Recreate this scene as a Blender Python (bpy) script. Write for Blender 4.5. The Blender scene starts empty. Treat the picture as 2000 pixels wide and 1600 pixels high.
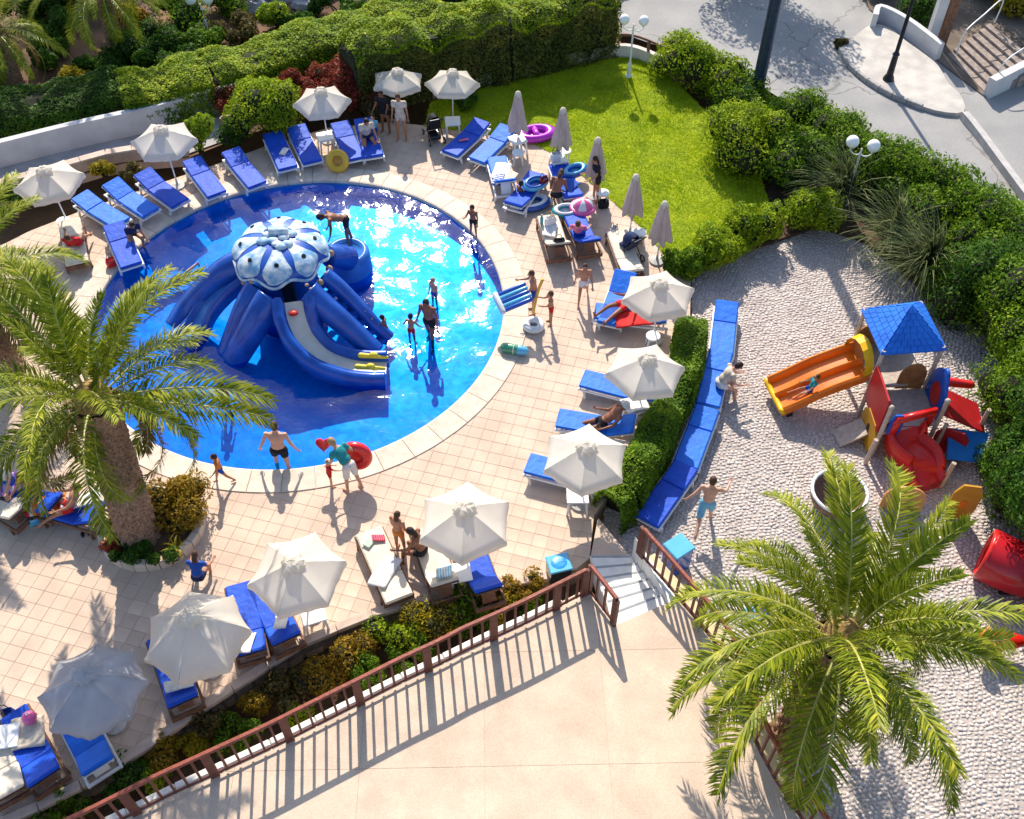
import bpy, math, random
import numpy as np
from mathutils import Vector, Matrix, Euler
from mathutils.geometry import tessellate_polygon

random.seed(7); RNG = np.random.default_rng(7)
R = math.radians
scene = bpy.context.scene
COL = scene.collection

# ------------------------------------------------------------------ camera
PITCH, FOC, CAMH = R(49.5), 2000.0, 19.5          # photo geometry: 2000x1600, camera high above the pool
cd = bpy.data.cameras.new('camera'); cam = bpy.data.objects.new('camera', cd); COL.objects.link(cam)
cam.location = (0, 0, CAMH); cam.rotation_euler = (R(90) - PITCH, 0, 0)
cd.sensor_width = 36; cd.lens = 36.0; cd.clip_start = .1; cd.clip_end = 3000
scene.camera = cam

# ------------------------------------------------------------------ sky, sun, exposure
SUN_EL, SUN_AZ = R(39.0), R(97.0)                 # direction towards the sun, azimuth from +X
w = bpy.data.worlds.new('World'); scene.world = w; w.use_nodes = True
nt = w.node_tree; bg = nt.nodes['Background']
sky = nt.nodes.new('ShaderNodeTexSky'); sky.sky_type = 'NISHITA'; sky.sun_disc = False
sky.sun_elevation = SUN_EL; sky.sun_rotation = R(90) - SUN_AZ
nt.links.new(sky.outputs[0], bg.inputs[0]); bg.inputs[1].default_value = 0.15
sd = bpy.data.lights.new('sun', 'SUN'); sd.energy = 4.8; sd.angle = R(.5); sd.color = (1, .91, .78)
sun = bpy.data.objects.new('sun', sd); COL.objects.link(sun); sun.location = (-4, 30, 30)
sdir = Vector((math.cos(SUN_EL)*math.cos(SUN_AZ), math.cos(SUN_EL)*math.sin(SUN_AZ), math.sin(SUN_EL)))
sun.rotation_euler = sdir.to_track_quat('Z', 'Y').to_euler()
scene.view_settings.view_transform = 'Standard'; scene.view_settings.look = 'None'
scene.view_settings.exposure = 0.58; scene.view_settings.gamma = 1.0
scene.view_settings.use_curve_mapping = False

# ------------------------------------------------------------------ helpers
def P(px, py, z=0.0):
    """point at height z that the photograph shows at (px, py)"""
    x = (px-1000)/FOC; y = -(py-800)/FOC
    d = Vector((x, math.cos(PITCH)+y*math.sin(PITCH), -math.sin(PITCH)+y*math.cos(PITCH)))
    return d*((z-CAMH)/d.z) + Vector((0, 0, CAMH))
def PL(pts, z=0.0): return [P(a, b, z) for a, b in pts]

MATS = {}
def pm(name, c1, c2=None, scale=6.0, rough=.6, bump=0.0, bscale=None, metal=0.0, rnd=0.0, spec=.3, detail=4.0, coat=0.0, speck=0.0, crack=0):
    """procedural material: two tones mixed by noise, fine relief, optional variation per object"""
    if name in MATS: return MATS[name]
    m = bpy.data.materials.new(name); m.use_nodes = True; t = m.node_tree; N = t.nodes; L = t.links
    b = N['Principled BSDF']; b.inputs['Roughness'].default_value = rough; b.inputs['Metallic'].default_value = metal
    b.inputs['Specular IOR Level'].default_value = spec; b.inputs['Coat Weight'].default_value = coat
    c2 = c2 or tuple(min(1, v*.8) for v in c1)
    tc = N.new('ShaderNodeTexCoord'); nz = N.new('ShaderNodeTexNoise'); nz.inputs['Scale'].default_value = scale
    nz.inputs['Detail'].default_value = detail; L.new(tc.outputs['Object'], nz.inputs['Vector'])
    mx = N.new('ShaderNodeValToRGB'); mx.color_ramp.elements[0].position = .35; mx.color_ramp.elements[1].position = .65
    mx.color_ramp.elements[0].color = (*c2, 1); mx.color_ramp.elements[1].color = (*c1, 1)
    L.new(nz.outputs['Fac'], mx.inputs[0]); out = mx.outputs[0]
    if rnd:
        oi = N.new('ShaderNodeObjectInfo'); hs = N.new('ShaderNodeHueSaturation'); mr = N.new('ShaderNodeMapRange')
        mr.inputs['To Min'].default_value = 1-rnd; mr.inputs['To Max'].default_value = 1+rnd
        L.new(oi.outputs['Random'], mr.inputs[0]); L.new(mr.outputs[0], hs.inputs['Value']); L.new(out, hs.inputs['Color']); out = hs.outputs[0]
    if speck:      # fine mineral grain
        n3 = N.new('ShaderNodeTexNoise'); n3.inputs['Scale'].default_value = 55; n3.inputs['Detail'].default_value = 2; L.new(tc.outputs['Object'], n3.inputs['Vector'])
        m3 = N.new('ShaderNodeMapRange'); m3.inputs['From Min'].default_value = .3; m3.inputs['From Max'].default_value = .7; m3.inputs['To Min'].default_value = 1-speck; m3.inputs['To Max'].default_value = 1+speck*.6; L.new(n3.outputs['Fac'], m3.inputs[0])
        h3 = N.new('ShaderNodeHueSaturation'); L.new(m3.outputs[0], h3.inputs['Value']); L.new(out, h3.inputs['Color']); out = h3.outputs[0]
    if crack:      # hairline cracks and patched streaks
        v = N.new('ShaderNodeTexVoronoi'); v.feature = 'DISTANCE_TO_EDGE'; v.inputs['Scale'].default_value = .22; n4 = N.new('ShaderNodeTexNoise'); n4.inputs['Scale'].default_value = 1.2; L.new(tc.outputs['Object'], n4.inputs['Vector'])
        mv = N.new('ShaderNodeVectorMath'); mv.operation = 'MULTIPLY_ADD'; mv.inputs[1].default_value = (1.3, 1.3, 0); L.new(n4.outputs['Color'], mv.inputs[0]); L.new(tc.outputs['Object'], mv.inputs[2]); L.new(mv.outputs[0], v.inputs['Vector'])
        m4 = N.new('ShaderNodeMapRange'); m4.inputs['From Max'].default_value = .010; m4.inputs['To Min'].default_value = .55; L.new(v.outputs['Distance'], m4.inputs[0]); h4 = N.new('ShaderNodeHueSaturation'); L.new(m4.outputs[0], h4.inputs['Value']); L.new(out, h4.inputs['Color']); out = h4.outputs[0]
    L.new(out, b.inputs['Base Color'])
    if bump:
        n2 = N.new('ShaderNodeTexNoise'); n2.inputs['Scale'].default_value = bscale or scale*6; n2.inputs['Detail'].default_value = 3
        L.new(tc.outputs['Object'], n2.inputs['Vector']); bp = N.new('ShaderNodeBump'); bp.inputs['Strength'].default_value = bump
        bp.inputs['Distance'].default_value = .02; L.new(n2.outputs['Fac'], bp.inputs['Height']); L.new(bp.outputs[0], b.inputs['Normal'])
    MATS[name] = m; return m
def leafmat(name, dark, mid, light, transl=.38, rough=.55, spec=.12):
    if name in MATS: return MATS[name]
    m = bpy.data.materials.new(name); m.use_nodes = True; t = m.node_tree; N = t.nodes; L = t.links
    b = N['Principled BSDF']; b.inputs['Roughness'].default_value = rough; b.inputs['Specular IOR Level'].default_value = spec
    g = N.new('ShaderNodeNewGeometry'); r = N.new('ShaderNodeValToRGB')
    e = r.color_ramp.elements; e[0].color = (*dark, 1); e[1].color = (*light, 1); k = e.new(.5); k.color = (*mid, 1)
    tc = N.new('ShaderNodeTexCoord'); nz = N.new('ShaderNodeTexNoise'); nz.inputs['Scale'].default_value = 1.3
    L.new(tc.outputs['Object'], nz.inputs['Vector'])
    ma = N.new('ShaderNodeMath'); ma.operation = 'MULTIPLY_ADD'; ma.inputs[1].default_value = .6
    mb = N.new('ShaderNodeMath'); mb.operation = 'MULTIPLY_ADD'; mb.inputs[1].default_value = 1.1; mb.inputs[2].default_value = -.35
    L.new(g.outputs['Random Per Island'], ma.inputs[0]); L.new(nz.outputs['Fac'], mb.inputs[0]); L.new(mb.outputs[0], ma.inputs[2])
    L.new(ma.outputs[0], r.inputs[0]); L.new(r.outputs[0], b.inputs['Base Color'])
    tr = N.new('ShaderNodeBsdfTranslucent'); L.new(r.outputs[0], tr.inputs['Color'])
    mx = N.new('ShaderNodeMixShader'); mx.inputs[0].default_value = transl
    L.new(b.outputs[0], mx.inputs[1]); L.new(tr.outputs[0], mx.inputs[2]); L.new(mx.outputs[0], N['Material Output'].inputs[0])
    MATS[name] = m; return m

def link(name, me, mat=None, parent=None, smooth=False):
    if mat is not None:
        for q in (mat if isinstance(mat, (list, tuple)) else [mat]): me.materials.append(q)
    o = bpy.data.objects.new(name, me); COL.objects.link(o)
    if parent is not None: o.parent = parent
    if smooth: me.polygons.foreach_set('use_smooth', [True]*len(me.polygons))
    return o
def npmesh(name, V, F):
    """mesh from arrays; F is (n,k)"""
    V = np.asarray(V, np.float32); F = np.asarray(F, np.int32); me = bpy.data.meshes.new(name)
    me.vertices.add(len(V)); me.vertices.foreach_set('co', V.ravel())
    n, k = F.shape; me.loops.add(n*k); me.loops.foreach_set('vertex_index', F.ravel())
    me.polygons.add(n); me.polygons.foreach_set('loop_start', np.arange(0, n*k, k, dtype=np.int32))
    me.update(calc_edges=True); return me
def tag(o, label=None, cat=None, group=None, kind=None):
    if label: o['label'] = label
    if cat: o['category'] = cat
    if group: o['group'] = group
    if kind: o['kind'] = kind
    return o
def thing(name, label, cat, loc=(0, 0, 0), rz=0.0, group=None):
    o = bpy.data.objects.new(name, None); COL.objects.link(o); o.location = loc; o.rotation_euler = (0, 0, rz)
    o.empty_display_size = .1
    return tag(o, label, cat, group)
CHILD = {}
def copy_tree(o, parent=None):
    c = o.copy(); COL.objects.link(c)
    if parent is not None: c.parent = parent
    for ch in list(o.children): copy_tree(ch, c)
    return c

class MB:
    def __init__(s): s.v = []; s.f = []; s.mi = []
    def add(s, vs, fs, mi=0):
        n = len(s.v); s.v += [tuple(v) for v in vs]; s.f += [tuple(i+n for i in f) for f in fs]; s.mi += [mi]*len(fs); return s
    def box(s, c, sz, M=None, mi=0, bev=0.0):
        x, y, z = (q/2 for q in sz); c = Vector(c)
        if bev:
            b = min(bev, x*.9, y*.9, z*.9); vs = []
            for zz, i in ((-z, b), (-z+b, 0), (z-b, 0), (z, b)):
                for sx, sy, a, bb in ((-1,-1,1,0),(-1,-1,0,1),(1,-1,0,1),(1,-1,1,0),(1,1,1,0),(1,1,0,1),(-1,1,0,1),(-1,1,1,0)):
                    pass
                q = [(-x+b+0, -y+i), (x-b, -y+i), (x-i, -y+b), (x-i, y-b), (x-b, y-i), (-x+b, y-i), (-x+i, y-b), (-x+i, -y+b)]
                vs += [Vector((a_, b_, zz)) for a_, b_ in q]
            fs = [tuple(reversed(range(8))), tuple(range(24, 32))]
            for k in range(3):
                for j in range(8): fs.append((k*8+j, k*8+(j+1) % 8, k*8+8+(j+1) % 8, k*8+8+j))
        else:
            vs = [Vector((a, b, d)) for d in (-z, z) for a, b in ((-x, -y), (x, -y), (x, y), (-x, y))]
            fs = [(3, 2, 1, 0), (4, 5, 6, 7), (0, 1, 5, 4), (1, 2, 6, 5), (2, 3, 7, 6), (3, 0, 4, 7)]
        return s.add([(M @ v if M else v)+c for v in vs], fs, mi)
    def bar(s, a, b, w_, h_, up=(0, 0, 1), mi=0):
        a, b = Vector(a), Vector(b); d = (b-a); l = d.length; d.normalize(); u = Vector(up)
        sx = d.cross(u)
        if sx.length < 1e-4: sx = d.cross(Vector((0, 1, 0)))
        sx.normalize(); uu = sx.cross(d)
        vs = [p+sx*i*w_/2+uu*j*h_/2 for p in (a, b) for i, j in ((-1, -1), (1, -1), (1, 1), (-1, 1))]
        return s.add(vs, [(0, 1, 2, 3), (7, 6, 5, 4), (1, 0, 4, 5), (2, 1, 5, 6), (3, 2, 6, 7), (0, 3, 7, 4)], mi)
    def tube(s, pts, r, n=8, mi=0, cap=True, flat=1.0):
        pts = [Vector(p) for p in pts]; rr = r if isinstance(r, (list, tuple)) else [r]*len(pts); vs = []
        prev = None
        for i, p in enumerate(pts):
            d = (pts[min(i+1, len(pts)-1)]-pts[max(i-1, 0)]).normalized()
            if prev is None: u = d.cross(Vector((0, 0, 1)) if abs(d.z) < .9 else Vector((0, 1, 0))).normalized()
            else: u = (prev-d*prev.dot(d)).normalized()
            prev = u; q = d.cross(u)
            for k in range(n):
                a = 2*math.pi*k/n; vs.append(p+u*math.cos(a)*rr[i]+q*math.sin(a)*rr[i]*flat)
        fs = [(i*n+k, i*n+(k+1) % n, (i+1)*n+(k+1) % n, (i+1)*n+k) for i in range(len(pts)-1) for k in range(n)]
        if cap: fs += [tuple(reversed(range(n))), tuple(range((len(pts)-1)*n, len(pts)*n))]
        return s.add(vs, fs, mi)
    def lathe(s, prof, n=24, c=(0, 0, 0), mi=0, M=None):
        c = Vector(c); vs = []; fs = []; m = len(prof)
        for r_, z in prof:
            for k in range(n):
                a = 2*math.pi*k/n; v = Vector((r_*math.cos(a), r_*math.sin(a), z)); vs.append((M @ v if M else v)+c)
        for i in range(m-1):
            for k in range(n): fs.append((i*n+k, i*n+(k+1) % n, (i+1)*n+(k+1) % n, (i+1)*n+k))
        if prof[0][0] > 1e-6: fs.append(tuple(reversed(range(n))))
        if prof[-1][0] > 1e-6: fs.append(tuple(range((m-1)*n, m*n)))
        return s.add(vs, fs, mi)
    def ell(s, c, r, n=10, m=7, M=None, mi=0):
        rx, ry, rz = r if isinstance(r, (tuple, list)) else (r, r, r); c = Vector(c); vs = []; fs = []
        for i in range(m+1):
            t = math.pi*i/m
            for k in range(n):
                a = 2*math.pi*k/n; v = Vector((rx*math.sin(t)*math.cos(a), ry*math.sin(t)*math.sin(a), -rz*math.cos(t)))
                vs.append((M @ v if M else v)+c)
        for i in range(m):
            for k in range(n): fs.append((i*n+k, i*n+(k+1) % n, (i+1)*n+(k+1) % n, (i+1)*n+k))
        return s.add(vs, fs, mi)
    def cap(s, a, b, ra, rb, n=9, mi=0):
        """capsule from a to b with tapering radius"""
        a, b = Vector(a), Vector(b); d = b-a; l = max(d.length, 1e-5); d = d/l; pts = []; rr = []
        for t in (-1, -.85, -.5, 0): pts.append(a+d*ra*t); rr.append(ra*math.sqrt(max(0.02, 1-t*t)))
        for t in (0, .5, .85, 1): pts.append(b+d*rb*t); rr.append(rb*math.sqrt(max(.02, 1-t*t)))
        return s.tube(pts, rr, n, mi)
    def prism(s, poly, z0, z1, mi=0, side=True, holes=()):
        poly = [Vector((p[0], p[1], 0)) for p in poly]
        loops = [poly]+[[Vector((p[0], p[1], 0)) for p in h] for h in holes]
        tris = tessellate_polygon(loops); al = [p for l in loops for p in l]; n = len(al)
        vs = [Vector((p.x, p.y, z1)) for p in al]; fs = []
        for t in tris:
            a, b, c = (al[i] for i in t)
            fs.append(tuple(t) if (b-a).cross(c-a).z > 0 else tuple(reversed(t)))
        if side:
            vs += [Vector((p.x, p.y, z0)) for p in al]; o = 0
            for l in loops:
                for i in range(len(l)): j = (i+1) % len(l); fs.append((o+i, o+j, n+o+j, n+o+i))
                o += len(l)
        return s.add(vs, fs, mi)
    def build(s, name, mat=None, parent=None, smooth=False):
        me = bpy.data.meshes.new(name); me.from_pydata(s.v, [], s.f)
        if any(s.mi): me.polygons.foreach_set('material_index', s.mi)
        me.validate(); me.update()
        return link(name, me, mat, parent, smooth)
def smooth_path(pts, n=6):
    """Catmull-Rom through points"""
    pts = [Vector(p) for p in pts]; out = []
    for i in range(len(pts)-1):
        p0, p1, p2, p3 = pts[max(i-1, 0)], pts[i], pts[i+1], pts[min(i+2, len(pts)-1)]
        for k in range(n):
            t = k/n; out.append(.5*((2*p1)+(p2-p0)*t+(2*p0-5*p1+4*p2-p3)*t*t+(3*p1-p0-3*p2+p3)*t**3))
    return out+[pts[-1]]
def resample(pts, step):
    pts = [Vector(p) for p in pts]; out = [pts[0]]; acc = 0.0
    for a, b in zip(pts, pts[1:]):
        l = (b-a).length; t = step-acc
        while t <= l: out.append(a+(b-a)*(t/l)); t += step
        acc = (acc+l) % step if l+acc >= step else acc+l
    return out
def inpoly(x, y, poly):
    c = False; n = len(poly)
    for i in range(n):
        a, b = poly[i], poly[i-1]
        if (a[1] > y) != (b[1] > y) and x < (b[0]-a[0])*(y-a[1])/(b[1]-a[1])+a[0]: c = not c
    return c
# ================================================================== SETTING
ZT, ZP, ZB = 0.9, -0.3, -0.6        # terrace, playground, planting bed levels (pool deck is 0)
M_soil = pm('soil', (.13, .075, .045), (.06, .04, .025), 3, .95, .8, 20)
g = MB(); g.prism([(-400, -30), (400, -30), (400, 600), (-400, 600)], 0, -1.6, side=False)
tag(g.build('ground', pm('dry_earth', (.30, .19, .11), (.17, .11, .07), .6, .95, .6, 8)), kind='structure')

# ---- pool geometry
PC = Vector((-5.82, 20.36, 0)); PR = 5.62
def ring(r, n, z=0.0, a0=0.0): return [Vector((PC.x+r*math.cos(a0+2*math.pi*i/n), PC.y+r*math.sin(a0+2*math.pi*i/n), z)) for i in range(n)]
CW = .66                                # coping width
# edge of deck towards the planting bed (curb line), from left to right
CURB = [(-190, 1690), (25, 1598), (100, 1562), (200, 1510), (312, 1440), (400, 1377), (510, 1307), (580, 1260), (675, 1220), (747, 1192), (805, 1177), (887, 1158), (1060, 1128), (1125, 1112)]
DECK_PX = CURB + [(1152, 1090), (1160, 1008), (1190, 965), (1232, 880), (1275, 800), (1312, 735), (1335, 690), (1348, 620), (1350, 520),
    (1300, 500), (1262, 452), (1215, 408), (1172, 370), (1112, 322), (1056, 285), (1000, 268), (930, 258), (830, 245), (760, 238), (640, 250), (520, 285), (430, 318), (300, 362),
    (150, 415), (60, 450), (-120, 540), (-330, 800)]
DECK = PL(DECK_PX)
M_grout = pm('grout', (.56, .44, .335), (.46, .36, .27), 5, .9)
M_tile = pm('deck_tile', (.66, .505, .39), (.56, .42, .32), 1.6, .75, .25, 60, rnd=.09, speck=.16)
M_cope = pm('coping_stone', (.68, .57, .46), (.55, .46, .37), 3, .7, .2, 40, rnd=.06, speck=.12)
s = MB(); s.prism(DECK, -1.3, -.009, holes=[ring(PR+.3, 72)])
deck = tag(s.build('pool_deck', M_grout), kind='structure')
# tiles: squares laid on a turned grid, cut along the coping and the deck edge
TS = .33; ang = R(-15.5); ux = Vector((math.cos(ang), math.sin(ang), 0)); uy = Vector((-ux.y, ux.x, 0))
RO = PR+CW+.004
def clip(poly, n, d):                   # keep n.p >= d
    out = []
    for i, a in enumerate(poly):
        b = poly[(i+1) % len(poly)]; fa, fb = a.dot(n)-d, b.dot(n)-d
        if fa >= 0: out.append(a)
        if (fa >= 0) != (fb >= 0): out.append(a+(b-a)*(fa/(fa-fb)))
    return out
edges = []
for i, a in enumerate(DECK):
    b = DECK[(i+1) % len(DECK)]; e = (b-a); n_ = Vector((-e.y, e.x, 0)).normalized(); edges.append((a, b, n_))
area = sum(DECK[i].x*DECK[(i+1) % len(DECK)].y-DECK[(i+1) % len(DECK)].x*DECK[i].y for i in range(len(DECK)))
sgn = 1 if area > 0 else -1
full, cut = [], []
h = TS/2-.0026
for i in range(-82, 83):
    for j in range(-82, 83):
        c = PC+ux*i*TS+uy*j*TS + (uy*0)
        if not inpoly(c.x, c.y, DECK): continue
        dc = c-PC; r_ = dc.length
        if r_ < RO-.28: continue
        q = [c+ux*sx*h+uy*sy*h for sx, sy in ((-1, -1), (1, -1), (1, 1), (-1, 1))]; part = False
        if r_ < RO+.3:
            n_ = dc.normalized(); q2 = clip(q, n_, n_.dot(PC)+RO+.001); part = len(q2) != 4 or any((a-b).length > 1e-6 for a, b in zip(q, q2)); q = q2
        for a, b, n_ in edges:
            e = b-a; t = max(0, min(1, (c-a).dot(e)/e.length_squared))
            if (c-(a+e*t)).length < .3 and len(q) > 2:
                q2 = clip(q, n_*sgn, (n_*sgn).dot(a)+.004); part = True; q = q2
        if len(q) < 3: continue
        (cut if part else full).append((c, q))
full.sort(key=lambda t: t[0].length); near = full[:300]; far = full[300:]+cut
tb = MB(); hz = .035
def tile_geo(mb, c, q, dz=0.0):
    # c local origin, q outline in local coords; arrised edge
    n = len(q); cen = sum((p for p in q), Vector())/n
    top = [p+(cen-p).normalized()*.006 for p in q]
    vs = [p+Vector((0, 0, -.034)) for p in q]+[p+Vector((0, 0, -.004+dz)) for p in q]+[p+Vector((0, 0, dz)) for p in top]
    fs = [tuple(range(2*n, 3*n))]+[(k*n+i, k*n+(i+1) % n, k*n+n+(i+1) % n, k*n+n+i) for k in range(2) for i in range(n)]
    mb.add(vs, fs)
tile_geo(tb, None, [ux*sx*h+uy*sy*h for sx, sy in ((-1, -1), (1, -1), (1, 1), (-1, 1))])
t0 = tb.build('tile', M_tile, deck); t0.location = near[0][0]
for c, q in near[1:]:
    o = t0.copy(); COL.objects.link(o); o.location = c+Vector((0, 0, random.uniform(-.002, .002)))
fb = MB()
for c, q in far: tile_geo(fb, c, q, random.uniform(-.002, .002))
M_tile2 = pm('deck_tile_far', (.66, .505, .39), (.54, .405, .31), 1.1, .75, .25, 60, speck=.16)
tag(fb.build('tiling', M_tile2, deck), kind='stuff')
# coping stones round the pool
pool = thing('pool_basin', None, None, PC); tag(pool, kind='structure')
NC = 48; cs = MB(); da = 2*math.pi/NC*.5-.0012; prof = [(PR-.03, -.13), (PR-.04, -.03), (PR-.02, .012), (PR+.03, .028), (PR+CW-.012, .022), (PR+CW, .010), (PR+CW, -.034)]
vs = []; fs = []; K = 5
for k in range(K):
    a = -da+2*da*k/(K-1)
    for r_, z in prof: vs.append((r_*math.cos(a), r_*math.sin(a), z))
m = len(prof)
for k in range(K-1):
    for i in range(m-1): fs.append((k*m+i, k*m+i+1, k*m+m+i+1, k*m+m+i))
fs += [tuple(range(m)), tuple(reversed(range((K-1)*m, K*m)))]
cs.add(vs, fs); c0 = cs.build('coping_stone', M_cope, pool)
for k in range(1, NC):
    o = c0.copy(); COL.objects.link(o); o.rotation_euler = (0, 0, 2*math.pi*k/NC)
# basin: wall and mosaic floor
def mosaic(name, c1, c2, c3):
    m = bpy.data.materials.new(name); m.use_nodes = True; t = m.node_tree; N = t.nodes; L = t.links; b = N['Principled BSDF']
    b.inputs['Roughness'].default_value = .35
    tc = N.new('ShaderNodeTexCoord'); br = N.new('ShaderNodeTexBrick'); br.offset = 0; br.inputs['Scale'].default_value = 9
    br.inputs['Mortar Size'].default_value = .012; br.inputs['Brick Width'].default_value = .5; br.inputs['Row Height'].default_value = .5
    br.inputs['Color1'].default_value = (*c1, 1); br.inputs['Color2'].default_value = (*c2, 1); br.inputs['Mortar'].default_value = (*c3, 1)
    L.new(tc.outputs['Object'], br.inputs['Vector']); L.new(br.outputs[0], b.inputs['Base Color']); return m
M_mos = mosaic('pool_mosaic', (.09, .42, .70), (.06, .36, .66), (.17, .47, .68))
ZW, ZF = -.07, -.46
b = MB(); n = 96
b.lathe([(PR+.30, -.04), (PR, -.05), (PR, ZF)], n); b.f.pop(); b.f.pop(); b.mi = b.mi[:-2]; basin = b.build('basin_shell', M_mos, pool)
b = MB(); b.lathe([(PR, ZF), (PR*.5, ZF), (0, ZF)], n); b.f.pop(); b.mi.pop(); b.build('basin_floor', M_mos, pool)
# ---- water: a rippled sheet; tinted transmission plus Fresnel gloss
def water_mat():
    m = bpy.data.materials.new('pool_water'); m.use_nodes = True; t = m.node_tree; N = t.nodes; L = t.links
    N.remove(N['Principled BSDF'])
    tr = N.new('ShaderNodeBsdfTransparent'); tr.inputs[0].default_value = (.2, .72, .98, 1)
    gl = N.new('ShaderNodeBsdfGlossy'); gl.inputs['Roughness'].default_value = .06
    fr = N.new('ShaderNodeFresnel'); ge = N.new('ShaderNodeNewGeometry'); im = N.new('ShaderNodeMapRange'); im.inputs['To Min'].default_value = 1.33; im.inputs['To Max'].default_value = 1/1.33; L.new(ge.outputs['Backfacing'], im.inputs[0]); L.new(im.outputs[0], fr.inputs[0])
    tc = N.new('ShaderNodeTexCoord'); n1 = N.new('ShaderNodeTexNoise'); n1.inputs['Scale'].default_value = 3.6; n1.inputs['Detail'].default_value = 3
    n1.inputs['Distortion'].default_value = .6
    L.new(tc.outputs['Object'], n1.inputs['Vector']); bp = N.new('ShaderNodeBump'); bp.inputs['Strength'].default_value = 1; bp.inputs['Distance'].default_value = .0105
    n5 = N.new('ShaderNodeTexNoise'); n5.inputs['Scale'].default_value = 2.6; n5.inputs['Detail'].default_value = 5; n5.inputs['Distortion'].default_value = 1.4; L.new(tc.outputs['Object'], n5.inputs['Vector'])  # uneven tint of stirred water, also imitating sunlight dappled by the ripples
    rp = N.new('ShaderNodeValToRGB'); rp.color_ramp.elements[0].position = .36; rp.color_ramp.elements[1].position = .66; rp.color_ramp.elements[0].color = (.05, .47, .92, 1); rp.color_ramp.elements[1].color = (.13, .64, .98, 1); L.new(n5.outputs['Fac'], rp.inputs[0]); L.new(rp.outputs[0], tr.inputs[0])
    L.new(n1.outputs['Fac'], bp.inputs['Height']); L.new(bp.outputs[0], gl.inputs['Normal']); L.new(bp.outputs[0], fr.inputs['Normal'])
    mx = N.new('ShaderNodeMixShader'); L.new(fr.outputs[0], mx.inputs[0]); L.new(tr.outputs[0], mx.inputs[1]); L.new(gl.outputs[0], mx.inputs[2])
    L.new(mx.outputs[0], N['Material Output'].inputs[0]); return m
NR, NA = 60, 200; V = [(0, 0, 0)]; F = []
ph = RNG.uniform(0, 6.28, (14,)); kk = RNG.uniform(1.5, 9, (14,)); th_ = RNG.uniform(0, 6.28, (14,))
rr, aa = np.meshgrid((np.arange(1, NR+1)/NR)*(PR-.001), np.arange(NA)*2*np.pi/NA, indexing='ij')
X = rr*np.cos(aa); Y = rr*np.sin(aa); Z = sum(.016/k*np.sin(k*(X*np.cos(t)+Y*np.sin(t))+p) for k, t, p in zip(kk, th_, ph))
V = np.concatenate([[[0, 0, 0]], np.stack([X, Y, Z], -1).reshape(-1, 3)])
F = []
for i in range(NR-1):
    k = np.arange(NA); F.append(np.stack([1+i*NA+k, 1+i*NA+(k+1) % NA, 1+(i+1)*NA+(k+1) % NA, 1+(i+1)*NA+k], 1))
F = np.concatenate(F); k = np.arange(NA); F = np.concatenate([F, np.stack([np.zeros(NA, int), 1+k, 1+(k+1) % NA, 1+(k+1) % NA], 1)[:, :4]])
me = npmesh('water', V, F[:-NA][:, ::-1]); wo = link('water', me, water_mat(), None, True)
wo.location = (PC.x, PC.y, ZW); tag(wo, kind='structure')

# ---- lawn
LAWN_PX = [(830, 247), (930, 260), (1000, 270), (1056, 287), (1112, 324), (1172, 372), (1215, 410), (1262, 454), (1300, 502), (1352, 520), (1420, 500), (1520, 450), (1480, 330), (1400, 240), (1330, 170), (1275, 120), (1215, 112), (1100, 130), (960, 168), (840, 200)]
LAWN = PL(LAWN_PX, .0)
lb = MB(); lb.prism(LAWN, -1.3, .012)
tag(lb.build('lawn', pm('turf_soil', (.32, .38, .012), (.20, .27, .012), 2.5, .95, .7, 30)), kind='structure')
xs = [p.x for p in LAWN]; ys = [p.y for p in LAWN]
pts = []
cand = RNG.uniform((min(xs), min(ys)), (max(xs), max(ys)), (150000, 2))
Lp = np.array([(p.x, p.y) for p in LAWN]); ins = np.zeros(len(cand), bool)
for i in range(len(Lp)):
    a, b = Lp[i], Lp[i-1]
    with np.errstate(divide='ignore', invalid='ignore'):
        xx = (b[0]-a[0])*(cand[:, 1]-a[1])/(b[1]-a[1])+a[0]
    ins ^= ((a[1] > cand[:, 1]) != (b[1] > cand[:, 1])) & (cand[:, 0] < xx)
cand = cand[ins]; n = len(cand)
az = RNG.uniform(0, 6.28, n); hh = RNG.uniform(.025, .065, n)*(1+.35*np.sin(cand[:, 0]*2.3)*np.sin(cand[:, 1]*1.9)); ln = RNG.normal(0, .05, (n, 2))
base = np.c_[cand, np.full(n, .010)]; wv = np.c_[np.cos(az), np.sin(az), np.zeros(n)]*.011
V = np.stack([base-wv, base+wv, base+np.c_[ln, hh]], 1).reshape(-1, 3)
me = npmesh('grass', V, np.arange(3*n).reshape(-1, 3))
tag(link('grass', me, leafmat('grass_blade', (.20, .32, .006), (.42, .55, .008), (.70, .70, .02), .45)), 'bright green mown grass of the lawn behind the pool deck', 'grass', kind='stuff')

# ---- playground paved with small setts
PLAY = PL([(1352, 522), (1520, 452), (1600, 430), (2300, 700), (2600, 1800), (1200, 1900), (1180, 1000), (1240, 900), (1350, 690)], ZP)
pb = MB(); pb.prism(PLAY, -1.6, ZP-.007, side=False)
play = tag(pb.build('playground_paving', pm('sett_joint', (.46, .40, .36), (.36, .31, .28), 2, .95, .5, 40)), kind='structure')
Pp = np.array([(p.x, p.y) for p in PLAY]); ca, sa = math.cos(R(12)), math.sin(R(12))
gx, gy = np.meshgrid(np.arange(-2, 16, .108), np.arange(1, 26, .088), indexing='ij'); gx = gx+(np.arange(gx.shape[1]) % 2)[None]*.054
gy = gy + .05*np.sin(gx*2.2)+.03*np.sin(gx*5.3+1); gx = gx + .03*np.sin(gy*1.7)
c = np.c_[gx.ravel(), gy.ravel()]; c = np.c_[c[:, 0]*ca-c[:, 1]*sa+3.5, c[:, 0]*sa+c[:, 1]*ca-.5]
ins = np.zeros(len(c), bool)
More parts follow.
